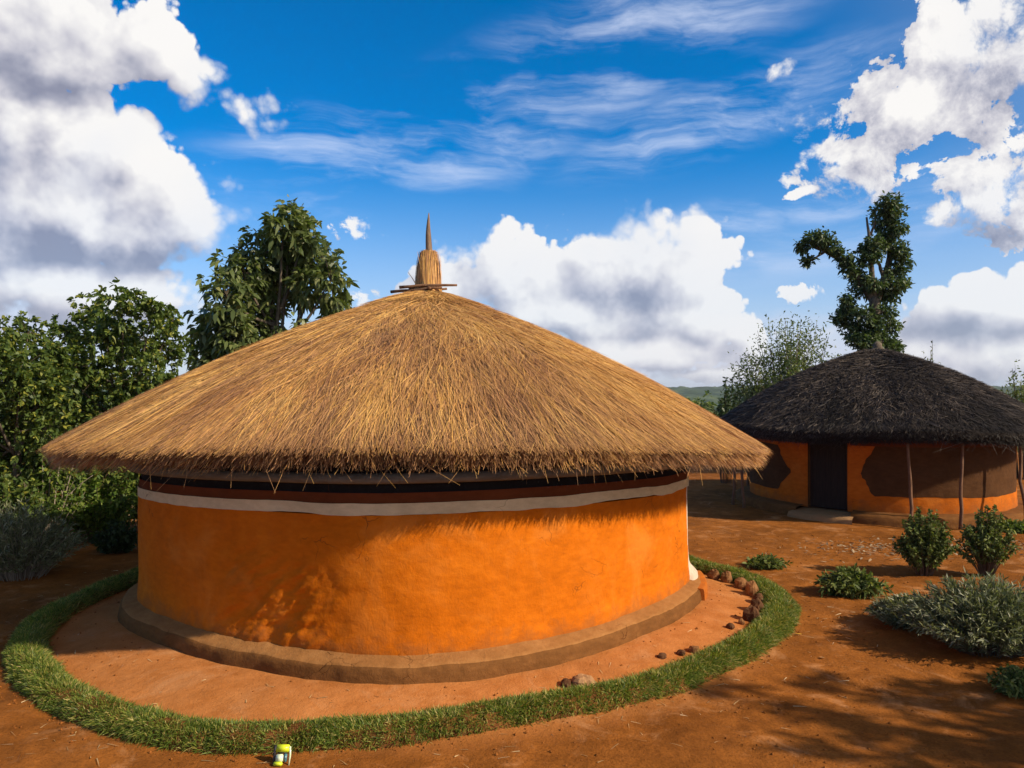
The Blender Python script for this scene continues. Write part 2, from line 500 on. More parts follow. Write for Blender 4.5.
M['mud_top'] = mat_plaster('tan_mud', [(.3, (.22, .095, .028)), (.5, (.31, .14, .045)), (.72, (.42, .21, .075))], .8)
M['mud_step'] = mat_plaster('pale_mud', [(.3, (.26, .14, .06)), (.7, (.40, .22, .10))], .7)
M['straw'] = mat_thatch('golden_straw', [(.04, (.09, .038, .014)), (.22, (.32, .160, .075)), (.45, (.55, .295, .115)), (.68, (.70, .390, .095)), (.92, (.84, .55, .19))])
M['straw_gap_shade'] = mat_plain('straw_gap_shade', (.05, .026, .012), (.13, .066, .028), 20)  # core beneath the straws, its dark colour paints the shade in the gaps
M['old_thatch'] = mat_thatch('weathered_thatch', [(.10, (.010, .008, .007)), (.45, (.032, .024, .020)), (.7, (.075, .056, .046)), (.95, (.24, .185, .14))])
M['old_gap_shade'] = mat_plain('weathered_gap_shade', (.010, .008, .007), (.028, .02, .017), 20)  # same for the old thatch: shade between straws put into the core colour
M['wood'] = mat_plain('grey_wood', (.13, .085, .055), (.28, .19, .13), 5, .8, .5, (6, 6, 1))
M['wood_dark'] = mat_plain('dark_wood', (.008, .005, .004), (.028, .017, .011), 5, .7, .4, (8, 8, .7))
M['pole'] = mat_plain('brown_pole', (.10, .050, .028), (.24, .13, .075), 6, .8, .5, (5, 5, 1))
M['beam'] = mat_plain('grey_beam', (.10, .095, .08), (.19, .175, .145), 4, .8, .4, (1, 1, 5))
M['bark'] = mat_plain('bark', (.06, .045, .032), (.19, .15, .11), 6, .9, .8, (3, 3, 1))
M['bark_pale'] = mat_plain('pale_bark', (.20, .16, .12), (.38, .32, .25), 6, .9, .6, (3, 3, 1))
M['stone'] = mat_plain('brown_stone', (.14, .062, .024), (.34, .165, .070), 9, .95, .8, spec=.05)
M['stone_tan'] = mat_plain('tan_stone', (.27, .14, .065), (.46, .26, .13), 9, .95, .6, spec=.05)
M['stone_dark'] = mat_plain('dark_stone', (.060, .030, .016), (.16, .075, .036), 9, .95, .8, spec=.05)
M['grass'] = mat_leaf('grass', [(.05, (.065, .105, .015)), (.4, (.125, .185, .026)), (.70, (.20, .25, .038)), (.86, (.36, .32, .07)), (.97, (.56, .44, .17))], .35)
M['leaf_big'] = mat_leaf('big_leaf', [(.1, (.070, .100, .030)), (.5, (.115, .150, .045)), (.85, (.17, .205, .070)), (.97, (.25, .26, .10))], .34, .42, .45)
M['leaf_mid'] = mat_leaf('mid_leaf', [(.1, (.050, .085, .020)), (.5, (.090, .135, .030)), (.85, (.15, .20, .042)), (.975, (.32, .31, .05))], .34, .5, .3)
M['leaf_bright'] = mat_leaf('bright_leaf', [(.1, (.06, .11, .018)), (.5, (.12, .19, .030)), (.9, (.24, .30, .06))], .4)
M['leaf_dark'] = mat_leaf('dark_leaf', [(.1, (.020, .040, .014)), (.5, (.036, .066, .020)), (.9, (.065, .10, .030))], .2)
M['leaf_olive'] = mat_leaf('olive_leaf', [(.1, (.07, .10, .030)), (.5, (.12, .155, .050)), (.9, (.20, .23, .09))], .35)
M['leaf_tree'] = mat_leaf('small_tree_leaf', [(.1, (.030, .055, .022)), (.5, (.058, .095, .034)), (.9, (.12, .16, .062))], .28)
M['leaf_lily'] = mat_leaf('glossy_leaf', [(.1, (.055, .080, .018)), (.5, (.10, .135, .030)), (.9, (.21, .23, .075))], .25, .6, .2)
M['leaf_grey'] = mat_leaf('grey_green_leaf', [(.1, (.090, .105, .050)), (.5, (.16, .175, .085)), (.85, (.27, .28, .16)), (.97, (.46, .45, .34))], .25)
M['twig'] = mat_plain('twig', (.08, .055, .035), (.20, .15, .10), 10)
M['litter'] = mat_thatch('dry_straw_litter', [(.1, (.26, .15, .06)), (.6, (.48, .32, .15)), (.95, (.70, .54, .32))])
M['chips'] = mat_thatch('pale_chips', [(.1, (.17, .10, .05)), (.5, (.30, .205, .115)), (.95, (.50, .39, .25))])
M['clod'] = mat_plain('soil_crumb', (.14, .048, .012), (.32, .115, .028), 12, .95, .3, spec=.02)

# ------------------------------------------------------------------ plan of the place
HC = np.array([-1.29, 11.53])          # the main hut's centre
TH = np.radians(np.array([-180, -140, -100, -62, -40, -20, -2, 10, 28, 47, 70, 78, 100, 140, 180]))
def spl(xs, ys):
    ext = np.concatenate([xs[:-1] - 2 * math.pi, xs, xs[1:] + 2 * math.pi])
    ye = np.concatenate([ys[:-1], ys, ys[1:]])
    fine = np.linspace(-math.pi * 1.5, math.pi * 1.5, 2161)
    yf = np.interp(fine, ext, ye)
    k = np.hanning(75); k /= k.sum()
    yf = np.convolve(yf, k, 'same')
    return lambda th: np.interp((np.asarray(th) + math.pi) % (2 * math.pi) - math.pi, fine, yf)
Rw = spl(TH, np.array([3.85, 3.9, 3.9, 3.93, 3.68, 3.66, 3.82, 3.80, 3.66, 3.58, 3.74, 3.86, 3.9, 3.85, 3.85]))
ReF = spl(TH, np.array([4.7, 4.8, 4.98, 4.95, 4.75, 4.54, 4.45, 4.45, 4.52, 4.64, 4.86, 4.92, 4.9, 4.8, 4.7]))
ZeF = spl(TH, np.array([2.25, 2.25, 2.22, 2.24, 2.32, 2.40, 2.43, 2.43, 2.40, 2.31, 2.16, 2.11, 2.1, 2.2, 2.25]))
ZbF = spl(TH, np.array([1.7, 1.7, 1.7, 1.73, 1.76, 1.80, 1.82, 1.83, 1.82, 1.78, 1.73, 1.72, 1.7, 1.7, 1.7]))   # top of the white band
def pol(c, th, r, z):
    th, r, z = np.broadcast_arrays(th, r, z)
    return np.stack([c[0] + r * np.sin(th), c[1] - r * np.cos(th), z], -1)

# centre line of the grass ring, on the ground
ring_px = [(690, 563), (716, 569), (744, 577), (768, 590), (781, 603), (776, 619), (750, 641), (710, 661), (660, 680), (600, 695), (540, 706),
           (470, 717), (400, 726), (330, 732), (260, 737), (200, 734), (145, 724), (92, 707), (52, 684), (30, 660), (30, 637), (55, 613), (92, 596), (137, 578)]
def gp(px, py, z=0.0):
    Y = F * (EYE - z) / (py - 388.0)
    return np.array([(px - 512) / F * Y, Y])
ring_pts = [gp(*q, z=.06) for q in ring_px]
bk = [(-5.3, 13.6), (-4.2, 15.3), (-2.3, 16.3), (-.2, 16.2), (1.6, 15.1)]
rp = np.array(ring_pts + [np.array(q) for q in bk])
rth = np.arctan2(rp[:, 0] - HC[0], -(rp[:, 1] - HC[1])); rrd = np.hypot(rp[:, 0] - HC[0], rp[:, 1] - HC[1])
o_ = np.argsort(rth)
rx_ = np.concatenate([[-math.pi], rth[o_], [math.pi]]); ry_ = np.concatenate([[4.75], rrd[o_], [4.75]])
_f = np.linspace(-math.pi * 1.5, math.pi * 1.5, 2161)
_e = np.concatenate([rx_[:-1] - 2 * math.pi, rx_, rx_[1:] + 2 * math.pi]); _y = np.concatenate([ry_[:-1], ry_, ry_[1:]])
_k = np.hanning(61); _k /= _k.sum()
_yf = np.convolve(np.interp(_f, _e, _y), _k, 'same')
RingR = lambda th: np.interp((np.asarray(th) + math.pi) % (2 * math.pi) - math.pi, _f, _yf)

def sm(x, a, b):
    t = np.clip((x - a) / (b - a), 0, 1); return t * t * (3 - 2 * t)
def ground_z(x, y):
    x = np.asarray(x, float); y = np.asarray(y, float)
    near = 1 - sm(np.hypot(x, y - 12), 24, 45)
    z = near * ((fbm(x * .45, y * .45, oct=3, seed=3) - .5) * .09 + (fbm(x * 2.6, y * 2.6, oct=4, seed=9) - .5) * .05)
    th = np.arctan2(x - HC[0], -(y - HC[1])); rr = np.hypot(x - HC[0], y - HC[1])
    rg = RingR(th)
    z = z * (1 - .6 * sm(rg - rr, -.1, .3)) + .085 * sm(rg - rr, .1, 1.0)
    d = np.hypot(x, y - 12)
    z = z - 24 * sm(d, 42, 220)
    return z

def build_ground():
    def axis(lo, hi, step, far):
        a = np.arange(lo, hi, step); g = []
        s = step; v = a[-1]
        while v < far:
            s *= 1.16; v += s; g.append(v)
        h = []; s = step; v = a[0]
        while v > -far:
            s *= 1.16; v -= s; h.append(v)
        return np.array(h[::-1] + list(a) + g)
    xs = axis(-8.5, 9.5, .05, 6000); ys = axis(4.2, 17, .05, 6000)
    X, Y = np.meshgrid(xs, ys, indexing='ij')
    V = np.stack([X, Y, ground_z(X, Y)], -1)
    mb = MB(); mb.add(V, grid_faces(len(xs), len(ys)))
    o = mb.build('ground', M['soil'])
    tag(o, kind='structure')
    # the far slope is wooded country: a ridge of hills
    xs = np.linspace(-2600, 2600, 420); ys = np.linspace(500, 2600, 150)
    X, Y = np.meshgrid(xs, ys, indexing='ij')
    prof = np.interp(Y, [500, 900, 1500, 2000, 2600], [-26, -24, -9, 0, 3])
    Z = prof + (fbm(X / 500, Y / 400, oct=3, seed=41) - .5) * 14 * sm(Y, 900, 1600) + (fbm(X / 34, Y / 34, oct=3, seed=5) - .5) * 20 + 1.0
    mb = MB(); mb.add(np.stack([X, Y, Z], -1), grid_faces(420, 150))
    hm, g, b, _ = newmat('wooded_hills')
    p = pos(g)
    g.put(b.inputs['Base Color'], g.ramp(g.noise(g.map(p, scale=(1, .35, 1)), .022, 8, .75), [(.36, (.014, .034, .014)), (.52, (.034, .062, .022)), (.68, (.10, .13, .045))]))
    o = mb.build('hills', hm)
    tag(o, kind='structure')
build_ground()

# ------------------------------------------------------------------ thatch
def roof_surface(c, ReF, ZeF, zA, f1, th, s, lift):
    r = s * ReF(th)
    f = f1 * s + (1 - f1) * s * s
    ze = ZeF(th)
    z = zA + (ze - zA) * f
    slope = (zA - ze) * (f1 + 2 * (1 - f1) * s) / ReF(th)
    nr = slope / np.sqrt(1 + slope ** 2); nz = 1 / np.sqrt(1 + slope ** 2)
    return pol(c, th, r + nr * lift, z + nz * lift)

def thatch(c, ReF, ZeF, zA, f1, n, len_rng, width, jit, lift_rng, mat, umat, parent, name, thick, seed, s_pow=.52, fringe=6000, fr_len=(.15, .4), cap_s=None, fr_tint=-.12, long=0):
    nt, ns = 180, 26
    th = np.linspace(-math.pi, math.pi, nt, endpoint=False)
    s = np.linspace(0.004, 1, ns)
    Tt, S = np.meshgrid(th, s, indexing='ij')
    top = roof_surface(c, ReF, ZeF, zA, f1, Tt, S, 0.0)
    S2 = s[::-1] * .965
    Tt2, SS2 = np.meshgrid(th, S2, indexing='ij')
    bot = roof_surface(c, ReF, ZeF, zA, f1, Tt2, SS2, 0.0); bot[..., 2] -= thick
    mb = MB(); mb.add(np.concatenate([top, bot], 1), grid_faces(nt, 2 * ns, True))
    org = (c[0], c[1], 0)
    core = mb.build('thatch_core', umat, parent, origin=org)
    mb = MB()
    t = np.array([0, .5, 1.0])
    def lay(n, s0, L, W, jit, l0, l1, tint, drop=0.0):
        th = rng.uniform(-math.pi, math.pi, n)
        x, y = s0 * np.sin(th), s0 * np.cos(th)
        coh = (fbm(x * 7, y * 7, oct=3, seed=seed) - .5) * 2      # neighbouring straws lean together
        ang = jit * (coh * 1.0 + rng.normal(size=n) * np.where(rng.random(n) < .12, 2.2, .95))
        r0 = np.maximum(s0 * ReF(th), .12)
        ds = L / ReF(th)
        dth = np.clip(ang * L / r0, -.35, .35)
        CEN = np.stack([roof_surface(c, ReF, ZeF, zA, f1, th + dth * k, s0 + ds * k, l0 + (l1 - l0) * k) for k in t], 1)
        CEN[:, :, 2] -= (drop * t ** 2)[None, :] * np.broadcast_to(L, (n,))[:, None] if np.isscalar(drop) else 0
        tan = unit(CEN[:, 2] - CEN[:, 0])
        up = np.stack([np.sin(th) * .4, -np.cos(th) * .4, np.ones(n)], -1) + rng.normal(size=(n, 3)) * .45
        side = unit(np.cross(tan, up))
        col = np.clip(tint(th, s0) + rng.normal(size=n) * .22, 0, 1)
        strips(mb, CEN, side, np.broadcast_to(W, (n,))[:, None] * np.array([1, .9, .35]), col)
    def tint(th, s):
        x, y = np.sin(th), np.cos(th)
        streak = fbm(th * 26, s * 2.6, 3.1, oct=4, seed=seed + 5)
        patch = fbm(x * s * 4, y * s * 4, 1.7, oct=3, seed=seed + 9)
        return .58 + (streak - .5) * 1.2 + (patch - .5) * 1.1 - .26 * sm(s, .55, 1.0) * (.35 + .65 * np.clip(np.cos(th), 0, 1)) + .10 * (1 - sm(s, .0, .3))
    s0 = rng.random(n) ** s_pow * 1.0
    L = rng.uniform(*len_rng, n)
    Rm = float(np.mean(ReF(th))); s0 = np.minimum(s0, 1.0 - L / Rm + rng.normal(size=n) * .008)
    l0 = rng.uniform(-.015, .015, n); l1 = l0 + rng.uniform(*lift_rng, n)
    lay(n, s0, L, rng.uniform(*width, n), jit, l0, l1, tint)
    # the ragged fringe of the eave, several straws deep
    nf = fringe
    dep = -rng.random(nf) * thick * 1.05
    L = rng.uniform(*fr_len, nf)
    s0 = 1.0 - L / Rm + np.clip(rng.normal(size=nf), -2, 2) * .008
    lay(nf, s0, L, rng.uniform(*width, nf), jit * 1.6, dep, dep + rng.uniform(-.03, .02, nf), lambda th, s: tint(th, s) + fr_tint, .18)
    # a few long loose straws hanging out of the eave
    if long:
        s0 = rng.random(long) ** s_pow; L = rng.uniform(.6, 1.15, long)
        s0 = np.minimum(s0, 1.0 - L / float(np.mean(ReF(s0))) + rng.normal(size=long) * .012)
        l0 = rng.uniform(.01, .03, long)
        lay(long, s0, L, rng.uniform(*width, long) * .85, jit * .75, l0, l0 + rng.uniform(.005, .05, long), lambda th, s: tint(th, s) + .04)
    nl = max(40, nf // 70)
    lay(nl, rng.uniform(.95, .975, nl), rng.uniform(.08, .30, nl), width[0], jit * 4, -thick * .8 * np.ones(nl), -thick * 1.0 * np.ones(nl), lambda th, s: .5 + 0 * th, .5)
    if cap_s:
        k = 5200
        s0 = rng.uniform(.0, cap_s, k); L = rng.uniform(.35, .6, k)
        lay(k, s0, L, rng.uniform(*width, k), jit * .8, np.full(k, .035), rng.uniform(.035, .075, k), lambda th, s: tint(th, s) + .10)
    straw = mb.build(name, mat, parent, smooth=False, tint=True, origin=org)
    return straw

def polar_wall(c, Rf, th0, th1, zlo, zhi, nt, nz, mat, parent, name, off=0.0, disp=None, wrap=False, zlof=None, zhif=None, thick=None):
    th = np.linspace(th0, th1, nt, endpoint=not wrap)
    u = np.linspace(0, 1, nz)
    Tt, U = np.meshgrid(th, u, indexing='ij')
    lo = zlof(Tt) if zlof else zlo; hi = zhif(Tt) if zhif else zhi
    Z = lo + (hi - lo) * U
    rr = Rf(Tt) + off
    if disp is not None:
        rr = rr + disp(Tt, Z)
    mb = MB(); mb.add(pol(c, Tt, rr, Z), grid_faces(nt, nz, wrap))
    return mb.build(name, mat, parent, origin=(c[0], c[1], 0))

def profile_ring(c, Rf, prof, th0, th1, nt, mat, parent, name, nz=.012, wrap=True, seed=0):
    """a swept ring: prof = list of (offset from Rf, z)"""
    th = np.linspace(th0, th1, nt, endpoint=not wrap)
    pr = np.array(prof)
    rr = Rf(th)[:, None] + pr[None, :, 0]
    Z = np.broadcast_to(pr[None, :, 1], rr.shape).copy()
    x = np.sin(th)[:, None] * rr; y = np.cos(th)[:, None] * rr
    rr = rr + (fbm(x * 4, y * 4, Z * 5, oct=4, seed=seed) - .5) * nz * 4
    Z = Z + (fbm(x * 3, y * 3, 9, oct=4, seed=seed + 1) - .5) * nz * 2.5
    mb = MB(); mb.add(pol(c, th[:, None], rr, Z), grid_faces(nt, len(prof), wrap))
    if not wrap:
        k = len(prof)
    return mb.build(name, mat, parent, origin=(c[0], c[1], 0))

# ------------------------------------------------------------------ the near hut
def main_hut():
    hut = thing('thatched_hut', (HC[0], HC[1], 0), 'large round ochre hut with golden straw roof inside the ring of grass', 'hut')
    PL = .30
    def disp(t, z):
        x, y = np.sin(t) * 3.8, np.cos(t) * 3.8
        d = (fbm(x * .8, y * .8, z * .8, 3, 21) - .5) * .06 + (fbm(x * 4, y * 4, z * 5, 4, 22) - .5) * .022
        # hand-smeared gouges where the wall bends, lower left of the front
        w = np.exp(-((np.degrees(t) + 20) / 11) ** 2) * (1 - sm(z, .9, 1.5))
        q = x * .75 + z * .66; p_ = z * .75 - x * .66
        gouge = fbm(q * 2.0, y * 1.2, p_ * 7.0, 5, 77) - .5
        fine = fbm(q * 7, y * 3, p_ * 16, 3, 79) - .5
        d = d + w * (gouge * .13 + fine * .06)
        return d + .05 * (1 - sm(z, .3, .55)) * .4
    tw = math.pi
    polar_wall(HC, Rw, -tw, tw, PL - .02, 1.8, 900, 110, M['ochre'], hut, 'wall', disp=disp, wrap=True, zhif=lambda t: ZbF(t) - .115)
    sd = lambda t, z: (fbm(np.sin(t) * 9, np.cos(t) * 9, z * 3, 3, 31) - .5) * .02
    wob = lambda t: (fbm(np.sin(t) * 7, np.cos(t) * 7, 2, 3, 33) - .5) * .06
    polar_wall(HC, Rw, -tw, tw, 0, 0, 500, 8, M['white_paint'], hut, 'painted_band', off=.012, disp=sd, wrap=True, zlof=lambda t: ZbF(t) - .115 + wob(t), zhif=lambda t: ZbF(t) + .005 + wob(t + .05) * .5)
    polar_wall(HC, Rw, -tw, tw, 0, 0, 400, 6, M['red_shade_and_band'], hut, 'upper_wall_shade', off=-.005, disp=sd, wrap=True, zlof=lambda t: ZbF(t) - .02, zhif=lambda t: ZbF(t) + .11)  # wall above the band, eave shade painted in as a darker colour
    polar_wall(HC, Rw, -tw, tw, 0, 0, 400, 6, M['black_gap'], hut, 'dark_gap_strip', off=-.03, disp=sd, wrap=True, zlof=lambda t: ZbF(t) + .10, zhif=lambda t: ZbF(t) + .9)  # black sheet painted in for the dark gap between wall and thatch
    # the pole plate that carries the rafters
    th = np.linspace(-math.pi, math.pi, 121)
    mb = MB(); tube(mb, pol(HC, th, Rw(th) + .10, ZbF(th) + .27), .055, 8, False)
    mb.build('ring_beam', M['beam'], hut, origin=(HC[0], HC[1], 0))
    for k in range(40):
        a = -math.pi + (k + .5) * 2 * math.pi / 40
        mb = MB()
        ss = np.linspace(.30, .955, 6)
        P = roof_surface(HC, ReF, ZeF, 4.42, .615, np.full(6, a), ss, -.10); P[:, 2] -= .05
        tube(mb, P, .035, 6)
        mb.build('rafter', M['wood_dark'], hut, origin=(HC[0], HC[1], 0))
    # mud plinth all round
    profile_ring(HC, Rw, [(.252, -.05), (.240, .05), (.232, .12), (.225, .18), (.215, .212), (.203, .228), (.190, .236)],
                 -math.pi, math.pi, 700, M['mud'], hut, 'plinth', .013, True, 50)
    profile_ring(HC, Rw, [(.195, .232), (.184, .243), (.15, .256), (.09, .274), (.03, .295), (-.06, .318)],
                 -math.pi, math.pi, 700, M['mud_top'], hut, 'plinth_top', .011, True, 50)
    # doorway on the right-hand side, its white surround seen edge on from here
    ad = math.radians(95)
    rw = float(Rw(ad))
    mb = MB()
    t = np.linspace(math.radians(89), math.radians(101), 10); u = np.linspace(.3, 1.72, 12)
    Tt, U = np.meshgrid(t, u, indexing='ij')
    mb.add(pol(HC, Tt, Rw(Tt) + .03, U), grid_faces(10, 12))
    mb.build('door', M['wood_dark'], hut, origin=(HC[0], HC[1], 0))
    for a0, a1 in ((78, 89), (101, 109)):
        t = np.radians(np.linspace(a0, a1, 14)); n = len(t)
        zz = np.array([.20, .30, .36, .42, .50, .60, .75, 1.0, 1.3, 1.6, 1.74])
        flare = np.array([.19, .18, .12, .075, .045, .034, .028, .024, .02, .02, .02])
        env = np.sin(np.clip(np.linspace(0, 1, n) * 1.25 + .0, 0, 1) * math.pi / 2) ** .35
        Rr = Rw(t)[:, None] - .02 + flare[None, :] * env[:, None] + (fbm(t[:, None] * 30, zz[None, :] * 5, 0, 3, 8) - .5) * .012
        mb = MB(); mb.add(pol(HC, t[:, None], Rr, zz[None, :]), grid_faces(n, len(zz)))
        mb.build('door_surround', M['cream_paint'], hut, origin=(HC[0], HC[1], 0))
        # orange end of the plinth beside the doorway
        tt = np.radians(np.linspace(a0 - 3.5, a1 + .5, 9)); zq = np.array([-.03, .06, .14, .20, .235, .245, .245])
        ro = np.array([.285, .28, .275, .27, .262, .24, .0])
        mb = MB(); V = pol(HC, tt[:, None], Rw(tt)[:, None] + ro[None, :], np.broadcast_to(zq, (9, 7)))
        mb.add(V, grid_faces(9, 7))
        base = pol(HC, tt[[0, -1]][:, None], Rw(tt[[0, -1]])[:, None] + np.zeros(7)[None, :], np.broadcast_to(zq, (2, 7)))
        mb.add(np.concatenate([V[:1], base[:1]], 0), grid_faces(2, 7)); mb.add(np.concatenate([base[1:], V[-1:]], 0), grid_faces(2, 7))
        mb.build('plinth_end', M['ochre'], hut, origin=(HC[0], HC[1], 0))
    straw = thatch(HC, ReF, ZeF, 4.47, .615, 170000, (.22, .75), (.004, .009), .24, (-.01, .05), M['straw'], M['straw_gap_shade'], hut, 'thatch', .17, 11, fringe=24000, fr_len=(.12, .34), cap_s=.10, long=11000)
    # finial: bound straw tuft, wooden spike, crossed sticks
    zf = 4.44
    mb = MB(); n = 2600
    a = rng.uniform(-math.pi, math.pi, n); q = rng.random(n) ** .5
    t = np.array([0, .35, .75, 1.0]); rad = np.array([.20, .170, .115, .05]); hz = np.array([0, .24, .48, .63])
    lean = rng.normal(size=n) * .06
    CEN = np.stack([np.stack([HC[0] + .02 + lean * h + np.sin(a) * (r * (.55 + .5 * q)), HC[1] - np.cos(a) * (r * (.55 + .45 * q)), zf + h + rng.normal(size=n) * .012], -1) for r, h in zip(rad, hz)], 1)
    strips(mb, CEN, unit(np.stack([np.cos(a), np.sin(a), rng.normal(size=n) * .1], -1)), rng.uniform(.006, .014, (n, 1)) * np.array([1, 1, .8, .4]), np.clip(rng.normal(.52, .28, n), 0, 1))
    zc = np.linspace(0, .6, 8)
    tube(mb, np.stack([np.full(8, HC[0] + .02), np.full(8, HC[1]), zf + zc], -1), np.interp(zc, hz, rad) * .7, 16)
    fin = mb.build('finial_tuft', M['straw'], straw, smooth=False, tint=True, origin=(HC[0], HC[1], 0))
    mb = MB(); zc = np.linspace(.55, 1.22, 7)
    tube(mb, np.stack([HC[0] + .03 + .012 * np.sin(zc * 5), np.full(7, HC[1]), zf + zc], -1), np.array([.05, .05, .046, .04, .032, .02, .006]), 8, True, .12)
    mb.build('spike', M['wood'], straw, origin=(HC[0], HC[1], 0))
    for (ax, ln, dz, dy, sh) in ((4, .86, .05, -.19, .04), (-12, .80, -.01, -.2, -.14), (80, .7, .02, 0, .12), (28, .62, .05, .15, 0)):
        mb = MB(); aa = math.radians(ax); u = np.linspace(-.5, .5, 6) * ln
        P = np.stack([HC[0] + sh + u * math.cos(aa), HC[1] + dy + u * math.sin(aa), zf + .035 + dz + u * .05 + rng.normal(size=6) * .006], -1)
        tube(mb, P, np.linspace(.024, .018, 6), 7, True, .2)
        mb.build('cross_stick', M['pole'], straw, origin=(HC[0], HC[1], 0))
    mb = MB()
    tube(mb, [(HC[0] - .13, HC[1] - .12, zf + .08), (HC[0] - .2, HC[1] - .14, zf + .2), (HC[0] - .27, HC[1] - .14, zf + .30)], [.008, .006, .003], 5)
    mb.build('loose_twig', M['twig'], straw, origin=(HC[0], HC[1], 0))
    aa = np.linspace(0, 4 * math.pi, 50)
    mb = MB(); tube(mb, np.stack([HC[0] + .02 + .182 * np.sin(aa), HC[1] - .182 * np.cos(aa), zf + .05 + aa * .003], -1), .014, 6)
    mb.build('binding', M['pole'], straw, origin=(HC[0], HC[1], 0))
main_hut()

# ------------------------------------------------------------------ grass ring
def grass_ring():
    n = 640
    th = np.linspace(-math.pi, math.pi, n, endpoint=False)
    prof = np.array([(-.20, -.04), (-.17, .06), (-.10, .115), (0, .135), (.12, .12), (.185, .05), (.215, -.05)])
    rr = RingR(th)[:, None] + prof[None, :, 0] * (1 + .35 * (fbm(np.sin(th) * 6, np.cos(th) * 6, 1, 3, 61) - .5))[:, None]
    Z = np.broadcast_to(prof[None, :, 1], rr.shape) + (fbm(np.sin(th)[:, None] * rr * 3, np.cos(th)[:, None] * rr * 3, 4, 4, 62) - .5) * .05
    rr = rr + (fbm(np.sin(th)[:, None] * rr * 9, np.cos(th)[:, None] * rr * 9, Z * 12, 3, 64) - .5) * .09
    P = pol(HC, th[:, None], rr, Z)
    Z2 = P[..., 2] + ground_z(P[..., 0], P[..., 1]) * .8
    P = np.concatenate([P[..., :2], Z2[..., None]], -1)
    mb = MB(); mb.add(P, grid_faces(n, 7, True))
    o = mb.build('earth_bank', M['bank']); tag(o, kind='structure')
    mb = MB()
    N = 380000
    # denser where the ring runs close by
    th = rng.uniform(-math.pi, math.pi, N)
    u = rng.uniform(-.185, .20, N)
    keep = rng.random(N) < np.clip(.22 + 1.35 * fbm(np.sin(th) * 22, np.cos(th) * 22, u * 9, 3, 66), 0, 1)
    th, u = th[keep], u[keep]; N = len(th)
    r = RingR(th) + u * (1 + .35 * (fbm(np.sin(th) * 6, np.cos(th) * 6, 1, 3, 61) - .5))
    z = np.interp(u, prof[:, 0], prof[:, 1])
    b = pol(HC, th, r, z)
    b[:, 2] += ground_z(b[:, 0], b[:, 1]) * .8 - .012
    outw = np.stack([np.sin(th), -np.cos(th), np.zeros(N)], -1)
    tuft = np.stack([fbm(b[:, 0] * 6, b[:, 1] * 6, 1, 2, 71) - .5, fbm(b[:, 0] * 6, b[:, 1] * 6, 5, 2, 72) - .5, np.zeros(N)], -1)
    d = unit(np.array([0, 0, 1.0]) + outw * (u * 5)[:, None] + rng.normal(size=(N, 3)) * .42 + tuft * 2.0)
    d[:, 2] = np.abs(d[:, 2]) * .9 + .05
    L = rng.uniform(.03, .10, N) * rng.uniform(.6, 1.15, N) * (.75 + .7 * fbm(b[:, 0] * 5, b[:, 1] * 5, 2, 2, 74))
    leaves(mb, b, unit(d), L, rng.uniform(.005, .010, N), rng.uniform(.1, .8, N), 'blade')
    o = mb.build('grass_border', M['grass'], smooth=False)
    tag(o, 'narrow raised border of short green grass circling the near hut', 'grass', kind='stuff')
grass_ring()

